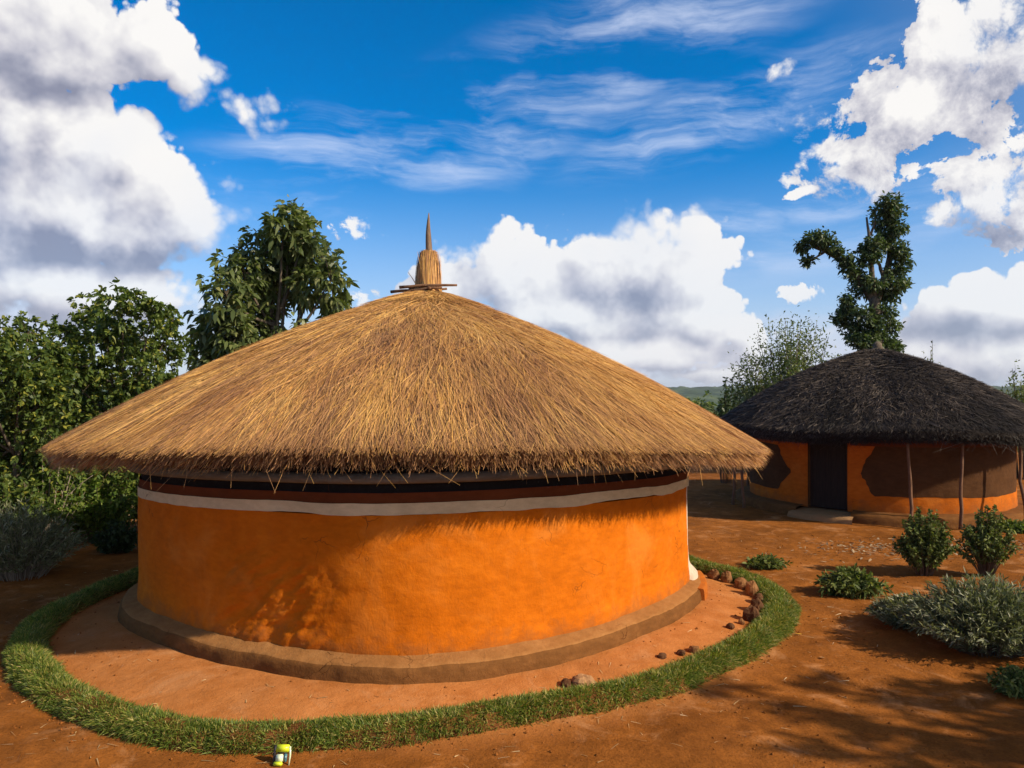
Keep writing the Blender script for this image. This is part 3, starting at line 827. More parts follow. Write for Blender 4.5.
# ------------------------------------------------------------------ the far hut
H2 = np.array([9.42, 19.7])
def far_hut():
    hut = thing('thatched_hut', (H2[0], H2[1], 0), 'smaller hut with dark weathered thatch, brown painted panels and eave poles', 'hut')
    org = (H2[0], H2[1], 0)
    R2 = lambda t: 3.08 + .04 * np.sin(np.asarray(t) * 3 + 1)
    disp = lambda t, z: (fbm(np.sin(t) * 3, np.cos(t) * 3, z, 3, 121) - .5) * .07 + (fbm(np.sin(t) * 12, np.cos(t) * 12, z * 4, 4, 122) - .5) * .03
    d0, d1 = math.radians(-53.5), math.radians(-36.5)
    polar_wall(H2, R2, d1, d0 + 2 * math.pi, .2, 2.25, 380, 50, M['ochre_far'], hut, 'wall', disp=disp)
    # door recess: jambs, dark leaf, latch
    for a, w in ((d0, -1), (d1, 1)):
        mb = MB(); zz = np.linspace(.2, 2.25, 8)
        mb.add(np.stack([pol(H2, a, R2(a) + .03, zz), pol(H2, a - w * .01, R2(a) - .22, zz)], 0), grid_faces(2, 8))
        mb.build('door_jamb', M['dark_paint'], hut, origin=org)
    mb = MB()
    pA = pol(H2, np.array(d0 - .02), np.array(2.96), np.array(.22)); pB = pol(H2, np.array(d1 + .02), np.array(2.96), np.array(.22))
    k = 7
    for i in range(k):   # upright planks with gaps
        a, b = pA + (pB - pA) * (i + .02) / k, pA + (pB - pA) * (i + .98) / k
        nrm = unit(np.cross(pB - pA, [0, 0, 1.0])) * .03
        q = np.array([a, b, b + [0, 0, 1.95], a + [0, 0, 1.95]])
        mb.add(np.concatenate([q, q + nrm]), [(0, 1, 2, 3), (4, 5, 6, 7), (0, 1, 5, 4), (1, 2, 6, 5), (2, 3, 7, 6), (3, 0, 4, 7)])
    door = mb.build('door', M['wood_dark'], hut, smooth=False, origin=org)
    mb = MB(); h = pA + (pB - pA) * .86 + nrm * -1.2; h = h + np.array([0, 0, 1.35])
    nn = unit(np.cross(pB - pA, [0, 0, 1.0])); nn = nn if nn[1] < 0 else -nn
    tube(mb, [h + nn * .0, h + nn * .05, h + nn * .06 + np.array([0, 0, -.06])], [.018, .018, .016], 7)
    mb.build('latch', M['white_paint'], door)
    # brown painted panels with pointed ends on either side of the door
    def panel(tip, corner, far, zlo, zmid, zhi, nt):
        u = np.linspace(0, 1, nt); v = np.linspace(0, 1, 24)
        U, Vv = np.meshgrid(u, v, indexing='ij')
        Z = zlo + (zhi - zlo) * Vv
        k = np.where(Z < zmid, (zmid - Z) / (zmid - zlo), (Z - zmid) / (zhi - zmid))
        start = tip + (corner - tip) * k + (fbm(Z * 6, 3.0, 0, 3, 141) - .5) * .06
        T = start + (far - start) * U
        wob = (fbm(T * 9, Z * 5, 0, 3, 140) - .5) * .05
        mb = MB(); mb.add(pol(H2, T, R2(T) + disp(T, Z) + .007, Z + wob), grid_faces(nt, 24))
        return mb.build('painted_panel', M['dark_paint'], hut, origin=org)
    rd = math.radians
    panel(rd(-31.5), rd(-25.5), rd(52), .60, 1.02, 1.72, 120)
    panel(rd(-63), rd(-70), rd(-150), .52, 1.0, 1.62, 90)
    sd = lambda t, z: disp(t, z)
    polar_wall(H2, R2, d1 + .02, d0 - .02 + 2 * math.pi, 1.70, 1.82, 300, 5, M['red_shade_and_band'], hut, 'painted_band', off=.01, disp=sd)
    # plinth, open in front of the door where the step lies
    prof = [(.36, -.05), (.345, .08), (.33, .16), (.30, .205), (.22, .225), (.1, .235), (-.05, .25)]
    profile_ring(H2, R2, prof, d1 + .04, d0 - .04 + 2 * math.pi, 420, M['mud'], hut, 'plinth', .015, False, 150)
    mb = MB()
    tt = np.linspace(d0 - .06, d1 + .06, 16); pr = np.array([(.62, -.03), (.60, .06), (.55, .115), (.42, .135), (.2, .15), (-.2, .19)])
    rr = R2(tt)[:, None] + pr[None, :, 0] * (1 - .12 * np.abs(np.linspace(-1, 1, 16))[:, None] ** 3)
    mb.add(pol(H2, tt[:, None], rr, np.broadcast_to(pr[:, 1], rr.shape) + (fbm(tt[:, None] * 9, rr * 4, 0, 3, 9) - .5) * .04), grid_faces(16, 6))
    mb.build('door_step', M['mud_step'], hut, origin=org)
    Re = lambda t: 3.92 + .06 * np.sin(np.asarray(t) * 5 + .6)
    Ze = lambda t: 2.06 + .05 * np.sin(np.asarray(t) * 4 + 2.0) - .03 * np.cos(np.asarray(t))
    th_ = thatch(H2, Re, Ze, 4.02, .50, 95000, (.08, .26), (.006, .015), .5, (.0, .085), M['old_thatch'], M['old_gap_shade'], hut, 'thatch', .27, 91, fringe=42000, fr_len=(.07, .24), fr_tint=.05)
    # worn knob at the peak
    mb = MB(); zc = np.linspace(0, .26, 6)
    tube(mb, np.stack([np.full(6, H2[0] + .05), np.full(6, H2[1]), 3.95 + zc], -1), [.20, .17, .13, .12, .09, .03], 10, True, .5)
    mb.build('roof_knob', M['bark'], th_, origin=org)
    # crooked poles under the eave
    for (a, r, sd_) in ((-15.3, 3.63, 1), (1.1, 3.55, 2), (26.7, 3.6, 3), (-78, 3.72, 4), (-88, 3.7, 5), (60, 3.7, 6), (100, 3.7, 7), (150, 3.7, 8), (-140, 3.7, 9)):
        a = rd(a); z = np.linspace(-.1, 2.05, 9)
        q = np.random.default_rng(sd_)
        base = pol(H2, np.full(9, a), np.full(9, r), z)
        base[:, :2] += np.cumsum(q.normal(size=(9, 2)) * .022, 0) + np.sin(z * 2.2 + sd_)[:, None] * .035
        mb = MB(); tube(mb, base, np.linspace(.040, .028, 9), 7, True, .2)
        mb.build('eave_post', M['pole'], hut, origin=org)
far_hut()

# ------------------------------------------------------------------ trees and shrubs
def px3(px, py, Y):
    return np.array([(px - 512) / F * Y, Y, EYE - (py - 388) / F * Y])

def limb(mb, pts, r0, r1, sides=7, wob=.15):
    pts = np.asarray(pts, float)
    n = max(4, len(pts) * 3)
    t = np.linspace(0, len(pts) - 1, n)
    P = np.stack([np.interp(t, np.arange(len(pts)), pts[:, i]) for i in range(3)], -1)
    k = np.array([.25, .5, .25])
    for _ in range(2):
        Q = P.copy()
        for i in range(3):
            Q[1:-1, i] = np.convolve(P[:, i], k, 'same')[1:-1]
        P = Q
    P[1:-1] += rng.normal(size=(n - 2, 3)) * r1 * .22
    tube(mb, P, np.linspace(r0, r1, n), sides, True, wob)

def lobed_tree(name, base, lobes, label, cat, leafmat, barkmat, rosette, LL, LW, per, droop, trunk_r, group=None, fill=.55, flat=1.0):
    """lobes: (centre xyz, radius). rosettes of leaves sit on twig ends through each lobe"""
    base = np.asarray(base, float)
    t = thing(name, tuple(base), label, cat, group)
    tb = MB()
    cs = np.array([l[0] for l in lobes]); rs = np.array([l[1] for l in lobes])
    mid = cs.mean(0)
    top = np.array([mid[0], mid[1], base[2] + (cs[:, 2].max() - base[2]) * .62])
    fork = base + (top - base) * .45 + np.array([rng.normal() * .1, rng.normal() * .1, 0])
    limb(tb, [base - [0, 0, .2], base + (fork - base) * .5 + rng.normal(size=3) * .06, fork, top], trunk_r, trunk_r * .35, 9)
    mb = MB()
    for c, r in zip(cs, rs):
        u = rng.uniform(.3, 1)
        st = fork + (top - fork) * u
        limb(tb, [st, st * .45 + c * .55 + np.array([0, 0, -.12 * np.linalg.norm(c - st)]), c], trunk_r * .32, trunk_r * .08, 6)
        n = max(3, int(per * r * r))
        dd = rdir(n); dd[:, 2] = dd[:, 2] * flat
        tips = c + dd * r * (rng.random(n) ** fill)[:, None] * rng.uniform(.75, 1.18, n)[:, None]
        for tip in tips[::4]:
            limb(tb, [c, (c + tip) * .5 + np.array([0, 0, .05 * r]), tip], trunk_r * .07, trunk_r * .03, 4, 0)
        m = rosette
        B = np.repeat(tips, m, 0) + rng.normal(size=(n * m, 3)) * LL * .22
        out = np.repeat(unit(tips - c), m, 0)
        D = unit(out * .7 + rng.normal(size=(n * m, 3)) * .75 + np.array([0, 0, .1]))
        leaves(mb, B, D, rng.uniform(.65, 1.15, n * m) * LL, rng.uniform(.75, 1.2, n * m) * LW, droop * rng.uniform(.4, 1.3, n * m), 'leaf')
    tb.build('trunk', barkmat, t, origin=base)
    mb.build('crown', leafmat, t, smooth=False, origin=base)
    return t

def lobes_px(lst, Y, spread):
    out = []
    for (x, y, r) in lst:
        out.append((px3(x, y, Y + rng.uniform(-spread, spread)), r / F * Y))
    return out

def shrub(name, base, label, cat, leafmat, nstem, height, radius, nleaf, LL, LW, up=1.0, droop=.2, prof='leaf', group=None, stemmat=None, curve=.3, stem_r=.008, leaf_from=.2, lean=(0, 0), lift=.5, spread=0.0):
    base = np.asarray(base, float)
    t = thing(name, tuple(base), label, cat, group)
    sb = MB(); lb = MB()
    a = rng.uniform(0, 2 * math.pi, nstem); q = rng.random(nstem) ** .6
    if np.isscalar(radius): radius = (radius, radius)
    tipx = np.cos(a) * q * radius[0] + lean[0]; tipy = np.sin(a) * q * radius[1] + lean[1]
    hz = height * (1 - .55 * q ** 2) * rng.uniform(.72, 1.12, nstem)
    b0 = np.stack([tipx * (1 - up * .55), tipy * (1 - up * .55), np.zeros(nstem)], -1) * np.array([.8, .8, 1])
    tip = np.stack([tipx, tipy, hz], -1)
    ctrl = b0 * .6 + tip * .4 + np.stack([tipx * 0, tipy * 0, hz * curve], -1)
    tt = np.linspace(0, 1, 5)
    CEN = base + b0[:, None] * ((1 - tt) ** 2)[None, :, None] + ctrl[:, None] * (2 * tt * (1 - tt))[None, :, None] + tip[:, None] * (tt ** 2)[None, :, None]
    for r_ in (0, 1):
        strips(sb, CEN, unit(np.cross(unit(tip - b0), rdir(nstem))), np.full((nstem, 1), stem_r * 2) * np.linspace(1, .4, 5))
    N = nstem * nleaf
    u = rng.uniform(leaf_from, 1.0, (nstem, nleaf))
    P = b0[:, None] * ((1 - u) ** 2)[..., None] + ctrl[:, None] * (2 * u * (1 - u))[..., None] + tip[:, None] * (u ** 2)[..., None]
    T = unit(2 * (1 - u)[..., None] * (ctrl - b0)[:, None] + 2 * u[..., None] * (tip - ctrl)[:, None]).reshape(-1, 3)
    D = unit(T * lift + rdir(N) * 1.0)
    P = base + P.reshape(-1, 3) + rng.normal(size=(N, 3)) * spread
    leaves(lb, P, D, rng.uniform(.6, 1.2, N) * LL, rng.uniform(.7, 1.2, N) * LW, droop * rng.uniform(.3, 1.4, N), prof)
    sb.build('stems', stemmat or M['twig'], t, smooth=False, origin=base)
    lb.build('foliage', leafmat, t, smooth=False, origin=base)
    return t

# the tall large-leaved tree behind the hut
Y = 21.0
lobed_tree('broadleaf_tree', (px3(285, 388, Y)[0], Y, 0),
           lobes_px([(291, 214, 15), (283, 232, 24), (303, 235, 22), (265, 252, 26), (292, 258, 30), (318, 258, 24), (243, 272, 26), (270, 280, 28), (330, 280, 22),
                     (226, 296, 24), (252, 302, 28), (305, 287, 20), (339, 305, 18), (216, 322, 22), (240, 330, 26), (268, 318, 22), (335, 328, 20), (205, 345, 18), (228, 352, 24), (262, 348, 24), (300, 340, 20), (322, 345, 22), (285, 365, 36), (215, 372, 26), (245, 380, 30), (330, 372, 30)], Y, .9),
           'tall conical tree with big drooping dark leaves rising behind the golden roof', 'tree', M['leaf_big'], M['bark'], 9, .25, .115, 115, .6, .20, fill=.30)
# the denser, smaller-leaved trees at the left edge
Y = 15.5
lobed_tree('garden_tree', (px3(125, 388, Y)[0], Y, 0),
           lobes_px([(95, 312, 20), (122, 303, 22), (152, 312, 20), (172, 322, 15), (70, 335, 24), (108, 335, 30), (145, 345, 30), (172, 352, 20), (65, 370, 28), (100, 375, 34), (140, 382, 34), (170, 388, 20), (75, 410, 34), (115, 420, 34), (150, 425, 30), (180, 420, 20), (90, 450, 34), (140, 455, 30)], Y, .9),
           'bushy small leaved tree between the left edge tree and the tall conical one', 'tree', M['leaf_mid'], M['bark'], 13, .115, .055, 290, .3, .10)
Y = 14.2
lobed_tree('garden_tree', (px3(15, 388, Y)[0], Y, 0),
           lobes_px([(28, 332, 20), (5, 345, 26), (48, 352, 22), (20, 372, 34), (-20, 365, 40), (52, 392, 28), (15, 410, 38), (-30, 415, 40), (45, 430, 34), (5, 450, 40), (50, 468, 30), (25, 485, 34), (-30, 470, 40)], Y, .9),
           'dark leafy tree cut by the left edge of the photo', 'tree', M['leaf_mid'], M['bark'], 13, .11, .053, 300, .3, .10)
# trees that close the view behind them
for (x, y, r, Yd, lab) in ((60, 430, 70, 24, 'shaded tree filling the gap behind the left edge trees'), (150, 440, 55, 26, 'shaded tree low behind the golden roof, left of the hut wall')):
    lobed_tree('hedge_tree', (px3(x, 388, Yd)[0], Yd, -.1), lobes_px([(x + dx * r, y + dy * r, r * .55) for dx, dy in ((0, -.8), (-.7, -.3), (.7, -.3), (0, 0), (-.9, .4), (.9, .4), (-.3, .6), (.4, .6), (0, .9))], Yd, 1.2),
               lab, 'tree', M['leaf_dark'], M['bark'], 10, .22, .10, 60, .3, .14)

# pollarded tree beyond the far hut
def pollard():
    Y = 28.0
    base = np.array([px3(877, 388, Y)[0], Y, -.1])
    t = thing('pollarded_tree', tuple(base), 'lopped tall tree with bare forked limbs and leafy tufts behind the dark hut', 'tree')
    tb = MB()
    q = lambda *p: [px3(x, y, Y + d) for x, y, d in p]
    limb(tb, [base - [0, 0, .2]] + q((878, 352, 0), (876, 318, 0), (873, 298, 0)), .27, .17, 10)
    limb(tb, q((874, 302, 0), (863, 284, .1), (852, 268, .2), (840, 259, .3), (826, 251, .3), (812, 246, .2)), .16, .05, 8)
    limb(tb, q((826, 251, .3), (818, 256, .2), (808, 263, .1)), .06, .02, 6)
    limb(tb, q((874, 300, 0), (872, 272, -.1), (870, 245, -.1), (867, 217, 0)), .13, .035, 8)
    limb(tb, q((871, 235, 0), (875, 224, .1), (876, 214, .1)), .05, .03, 6)
    limb(tb, q((875, 304, 0), (884, 282, .3), (891, 258, .4), (890, 230, .3), (887, 205, .2)), .17, .05, 8)
    limb(tb, q((885, 280, .3), (880, 265, .2), (872, 252, 0)), .08, .04, 6)
    limb(tb, q((890, 262, .4), (899, 250, .6), (905, 243, .7)), .06, .02, 6)
    lobes = [(890, 203, 11), (884, 212, 11), (895, 213, 11), (887, 224, 12), (897, 228, 9), (888, 238, 11), (893, 248, 11), (900, 252, 8), (903, 262, 8), (897, 270, 10), (893, 284, 11), (887, 296, 10), (901, 285, 7),
             (866, 250, 8), (876, 243, 9), (872, 256, 7), (862, 262, 5),
             (822, 237, 9), (812, 240, 8), (804, 246, 7), (830, 243, 8), (836, 250, 6), (808, 260, 5), (845, 258, 8), (850, 268, 8), (857, 278, 9), (862, 290, 10), (872, 284, 9), (878, 292, 9),
             (848, 308, 9), (842, 318, 9), (852, 325, 11), (862, 315, 11), (856, 336, 11), (868, 332, 10), (884, 312, 10), (890, 325, 10), (886, 340, 11), (894, 346, 8), (872, 346, 10), (880, 356, 12), (870, 352, 10), (866, 342, 10), (878, 336, 8), (888, 352, 10), (874, 322, 8), (846, 300, 6)]
    mb = MB()
    for (x, y, r) in lobes:
        c = px3(x, y, Y + rng.uniform(-.5, .5)); rr = r / F * Y
        n = int(52 * rr / .35)
        tips = c + rdir(n) * np.array([1, 1, .75]) * rr * (rng.random(n) ** .5)[:, None] * 1.1
        for tip in tips[::7]:
            limb(tb, [c, tip], .018, .008, 4, 0)
        m = 7
        B = np.repeat(tips, m, 0) + rng.normal(size=(n * m, 3)) * .06
        D = unit(np.repeat(unit(tips - c), m, 0) * .6 + rng.normal(size=(n * m, 3)) * .7)
        leaves(mb, B, D, rng.uniform(.11, .2, n * m), rng.uniform(.05, .085, n * m), .2, 'leaf')
    tb.build('trunk', M['bark'], t, origin=base)
    mb.build('crown', M['leaf_tree'], t, smooth=False, origin=base)
pollard()

def at(px, py, z=0.0):
    x, y = gp(px, py, z)
    return np.array([x, y, float(ground_z(x, y)) - .01])

# feathery shrubs behind the far hut
b = np.array([px3(792, 388, 27)[0], 27.0, 0.0])
shrub('feathery_shrub', b, 'airy olive shrub with thin twigs standing behind the dark hut roof', 'shrub', M['leaf_olive'], 170, 5.2, (2.7, 1.8), 110, .14, .05, up=.8, spread=.16, droop=.25, stem_r=.016, leaf_from=.35)
b = np.array([px3(726, 388, 24)[0], 24.0, 0.0])
shrub('thin_shrub', b, 'thin dark sprig showing between the two roofs', 'shrub', M['leaf_dark'], 26, 3.45, (.5, .5), 34, .15, .07, droop=.3, stem_r=.012, leaf_from=.55)
b = np.array([px3(1024, 388, 25)[0], 25.0, 0.0])
shrub('feathery_shrub', b, 'pale green shrub behind the dark roof at the right edge', 'shrub', M['leaf_olive'], 70, 3.6, (1.0, 1.0), 50, .14, .05, spread=.12, droop=.25, stem_r=.014, leaf_from=.4)
b = np.array([px3(932, 388, 26)[0], 26.0, 0.0])
shrub('thin_shrub', b, 'bare twig tips poking over the right slope of the dark roof', 'shrub', M['leaf_olive'], 40, 4.3, (1.2, .8), 16, .12, .04, droop=.2, stem_r=.014, leaf_from=.6)
# round green tree in the valley between the roofs
lobed_tree('valley_tree', (px3(700, 420, 70)[0], 70, -3.2), lobes_px([(688, 408, 14), (702, 404, 14), (716, 410, 12), (695, 415, 16), (710, 418, 14)], 70, 1.5),
           'round light green tree down the slope, seen between the two roofs', 'tree', M['leaf_olive'], M['bark'], 10, .45, .24, 9, .3, .25)
for i, (x, y, r, Yd, lab) in enumerate(((650, 408, 16, 95, 'distant tree hidden partly by the golden roof edge'), (738, 412, 13, 82, 'distant dark tree touching the dark roof edge'))):
    lobed_tree('valley_tree', (px3(x, 430, Yd)[0], Yd, -5.0), lobes_px([(x, y, r), (x - r, y + 6, r), (x + r, y + 6, r), (x, y + 14, r)], Yd, 2),
               lab, 'tree', M['leaf_dark'], M['bark'], 10, .6, .3, 5, .3, .3)

# left undergrowth
shrub('leafy_shrub', at(100, 541), 'bright green bush between the left hut wall and the grey spiky shrub', 'shrub', M['leaf_bright'], 120, 1.75, (.85, .6), 60, .10, .045, stem_r=.007)
shrub('leafy_shrub', at(45, 548), 'tall yellowish green bush with pale bare branches behind the grey spiky shrub', 'shrub', M['leaf_bright'], 60, 1.9, (.8, .5), 34, .11, .045, stem_r=.011, stemmat=M['bark_pale'], leaf_from=.3)
shrub('leafy_shrub', at(5, 556), 'dark bush at the far left edge behind the grey spiky shrub', 'shrub', M['leaf_mid'], 90, 1.5, (.9, .6), 60, .11, .05, stem_r=.007)
shrub('low_shrub', at(116, 553), 'small dark shrub beside the left end of the hut wall', 'shrub', M['leaf_dark'], 70, .55, (.45, .35), 50, .09, .04, stem_r=.005)
shrub('grey_shrub', at(20, 578), 'grey green spiky shrub at the left edge of the yard', 'shrub', M['leaf_grey'], 330, 1.12, (1.05, .75), 34, .10, .014, stemmat=M['bark_pale'], prof='needle', stem_r=.005, droop=.1, lift=1.2)
shrub('leafy_shrub', at(150, 530), 'green bush half hidden behind the left end of the hut', 'shrub', M['leaf_mid'], 80, 1.5, (.9, .6), 55, .10, .045, stem_r=.007)

def dead_sapling():
    b = at(58, 546)
    t = thing('dead_sapling', tuple(b), 'pale leafless forked sapling among the bushes behind the grey spiky shrub', 'sapling')
    mb = MB()
    f = b + np.array([.12, 0, .95])
    limb(mb, [b - [0, 0, .1], b + np.array([.0, 0, .5]), f], .035, .024, 7)
    mb.build('trunk', M['bark_pale'], t, origin=b)
    for tip, r in (((.42, -.1, 1.85), .016), ((-.22, .05, 1.75), .013), ((.62, .1, 1.35), .009)):
        mb = MB(); limb(mb, [f - np.array([0, 0, .05]), f * .5 + (b + np.array(tip)) * .5 + np.array([.02, 0, .03]), b + np.array(tip)], r, .005, 6)
        mb.build('branch', M['bark_pale'], t, origin=b)
dead_sapling()

# right-hand garden
shrub('leafy_shrub', at(924, 575), 'narrow based green bush in the yard, left of its twin', 'shrub', M['leaf_lily'], 130, 1.02, (.50, .42), 60, .06, .030, stem_r=.006, up=1.35, group='pair of vase-shaped bushes', leaf_from=.25)
shrub('leafy_shrub', at(986, 576), 'narrow based green bush with bare brown stems, right of its twin', 'shrub', M['leaf_lily'], 120, 1.06, (.46, .40), 44, .06, .028, stem_r=.009, up=1.35, group='pair of vase-shaped bushes', leaf_from=.4)
shrub('low_plant', at(850, 594), 'low clump of glossy pointed leaves, larger of the two on bare soil', 'plant', M['leaf_lily'], 150, .36, (.56, .40), 16, .13, .032, stem_r=.004, droop=.35, prof='leaf')
shrub('low_plant', at(767, 566), 'small low leafy clump just right of the grass ring', 'plant', M['leaf_lily'], 90, .20, (.38, .26), 16, .10, .03, stem_r=.004, droop=.35, prof='leaf')
shrub('grey_shrub', at(988, 650), 'big grey green lavender like shrub at the right edge', 'shrub', M['leaf_grey'], 620, .80, (1.02, .78), 40, .085, .013, prof='needle', stem_r=.004, droop=.1, lift=1.3, leaf_from=.1)
shrub('grey_shrub', at(905, 626), 'low grey green shrub joined to the left of the big one', 'shrub', M['leaf_grey'], 260, .38, (.48, .42), 34, .075, .013, prof='needle', stem_r=.004, droop=.1, lift=1.1, leaf_from=.1)
shrub('low_plant', at(1014, 690), 'small green plant in front of the big grey shrub', 'plant', M['leaf_lily'], 80, .24, (.26, .24), 18, .07, .022, stem_r=.004, droop=.3)
shrub('low_plant', at(1012, 531), 'patch of green leaves by the right end of the dark hut', 'plant', M['leaf_mid'], 110, .22, (.5, .4), 16, .11, .03, stem_r=.004, droop=.3)
# trees outside the frame on the right; their shade falls across the yard
def yard_tree(x, y, lobes, label):
    lob = [(np.array([x + a * .407 + b_ * .913, y + a * .913 - b_ * .407, z]), r) for a, b_, z, r in lobes]
    lobed_tree('yard_tree', (x, y, 0), lob, label, 'tree', M['leaf_mid'], M['bark'], 10, .20, .10, 105, .3, .12)
yard_tree(11.7, 3.3, [(0, 0, 3.6, .9), (.9, .2, 4.1, .75), (-.9, -.2, 4.0, .8), (.3, 0, 4.6, .9), (-.5, .2, 5.0, .8), (.9, 0, 5.0, .6), (-1.1, 0, 5.2, .5), (1.3, 0, 4.6, .6), (-1.4, 0, 4.6, .6), (.55, .1, 5.6, .42), (-.35, 0, 5.9, .34), (.7, 0, 6.2, .26), (-.2, .1, 6.5, .26), (-.9, 0, 6.1, .25), (.1, 0, 6.95, .2)],
          'tall tree right of the view whose branches shade the yard')
yard_tree(12.9, 5.2, [(0, 0, 3.4, .8), (.7, 0, 3.9, .6), (-.7, .2, 3.9, .7), (0, 0, 4.4, .6), (-.5, 0, 4.9, .45), (.4, 0, 5.1, .4)],
          'smaller tree right of the view beside the tall shading one')

# ------------------------------------------------------------------ stones, litter, small things
def stone(px, py, w, h, mat, label, group='stones along the inside of the grass ring'):
    b = at(px, py)
    b[2] = float(ground_z(b[0], b[1]))
    s = b[1] / F
    W, H = w * s * .56, h * s * 1.2
    nu, nv = 14, 9
    u = np.linspace(0, 2 * math.pi, nu, endpoint=False); v = np.linspace(-math.pi / 2, math.pi / 2, nv)
    U, Vv = np.meshgrid(u, v, indexing='ij')
    x, y, z = np.cos(U) * np.cos(Vv), np.sin(U) * np.cos(Vv), np.sin(Vv)
    k = rng.integers(0, 999)
    d = 1 + (fbm(x * 1.3 + k, y * 1.3, z * 1.3, 3, int(k)) - .5) * .9
    d = np.where(np.abs(d - 1) < .08, 1.0, d)
    P = np.stack([x * d * W, y * d * W * rng.uniform(.7, .95), z * d * H * .62 + H * .30], -1)
    mb = MB(); mb.add(P, grid_faces(nu, nv, True))
    o = mb.build('stone', mat, None, smooth=False)
    o.location = b; o.rotation_euler = (0, 0, rng.uniform(0, 3))
    tag(o, label, 'stone', group)
S, D = M['stone'], M['stone_dark']
for a in ((714, 580, 11, 9, S, 'rounded stone at the far end of the stone row'), (726, 582, 11, 10, S, 'upright stone, second from the far end of the row'),
          (741, 588, 14, 9, S, 'flat stone where the grass ring starts to bend'), (752, 595, 14, 13, S, 'large angular stone at the bend of the grass ring'),
          (759, 603, 15, 8, D, 'dark flat stone just below the large angular one'), (757, 612, 14, 12, D, 'dark stone at the widest point of the ring'),
          (752, 621, 15, 13, D, 'brown block at the near end of the main stone row'), (741, 625, 6, 5, S, 'small stone left of the brown block'),
          (730, 630, 8, 5, D, 'little dark stone alone against the grass'),
          (694, 653, 12, 5, S, 'low flat stone sunk into the soil beside the grass'), (681, 656, 9, 4, D, 'dark sunken stone left of the low flat one'), (662, 660, 9, 4, D, 'thin dark stone edge showing beside the grass'),
          (582, 687, 22, 10, M['stone_tan'], 'pale rounded stone leaning on the front grass ring'), (566, 688, 12, 6, D, 'dark stone beside the pale rounded one')):
    stone(*a)

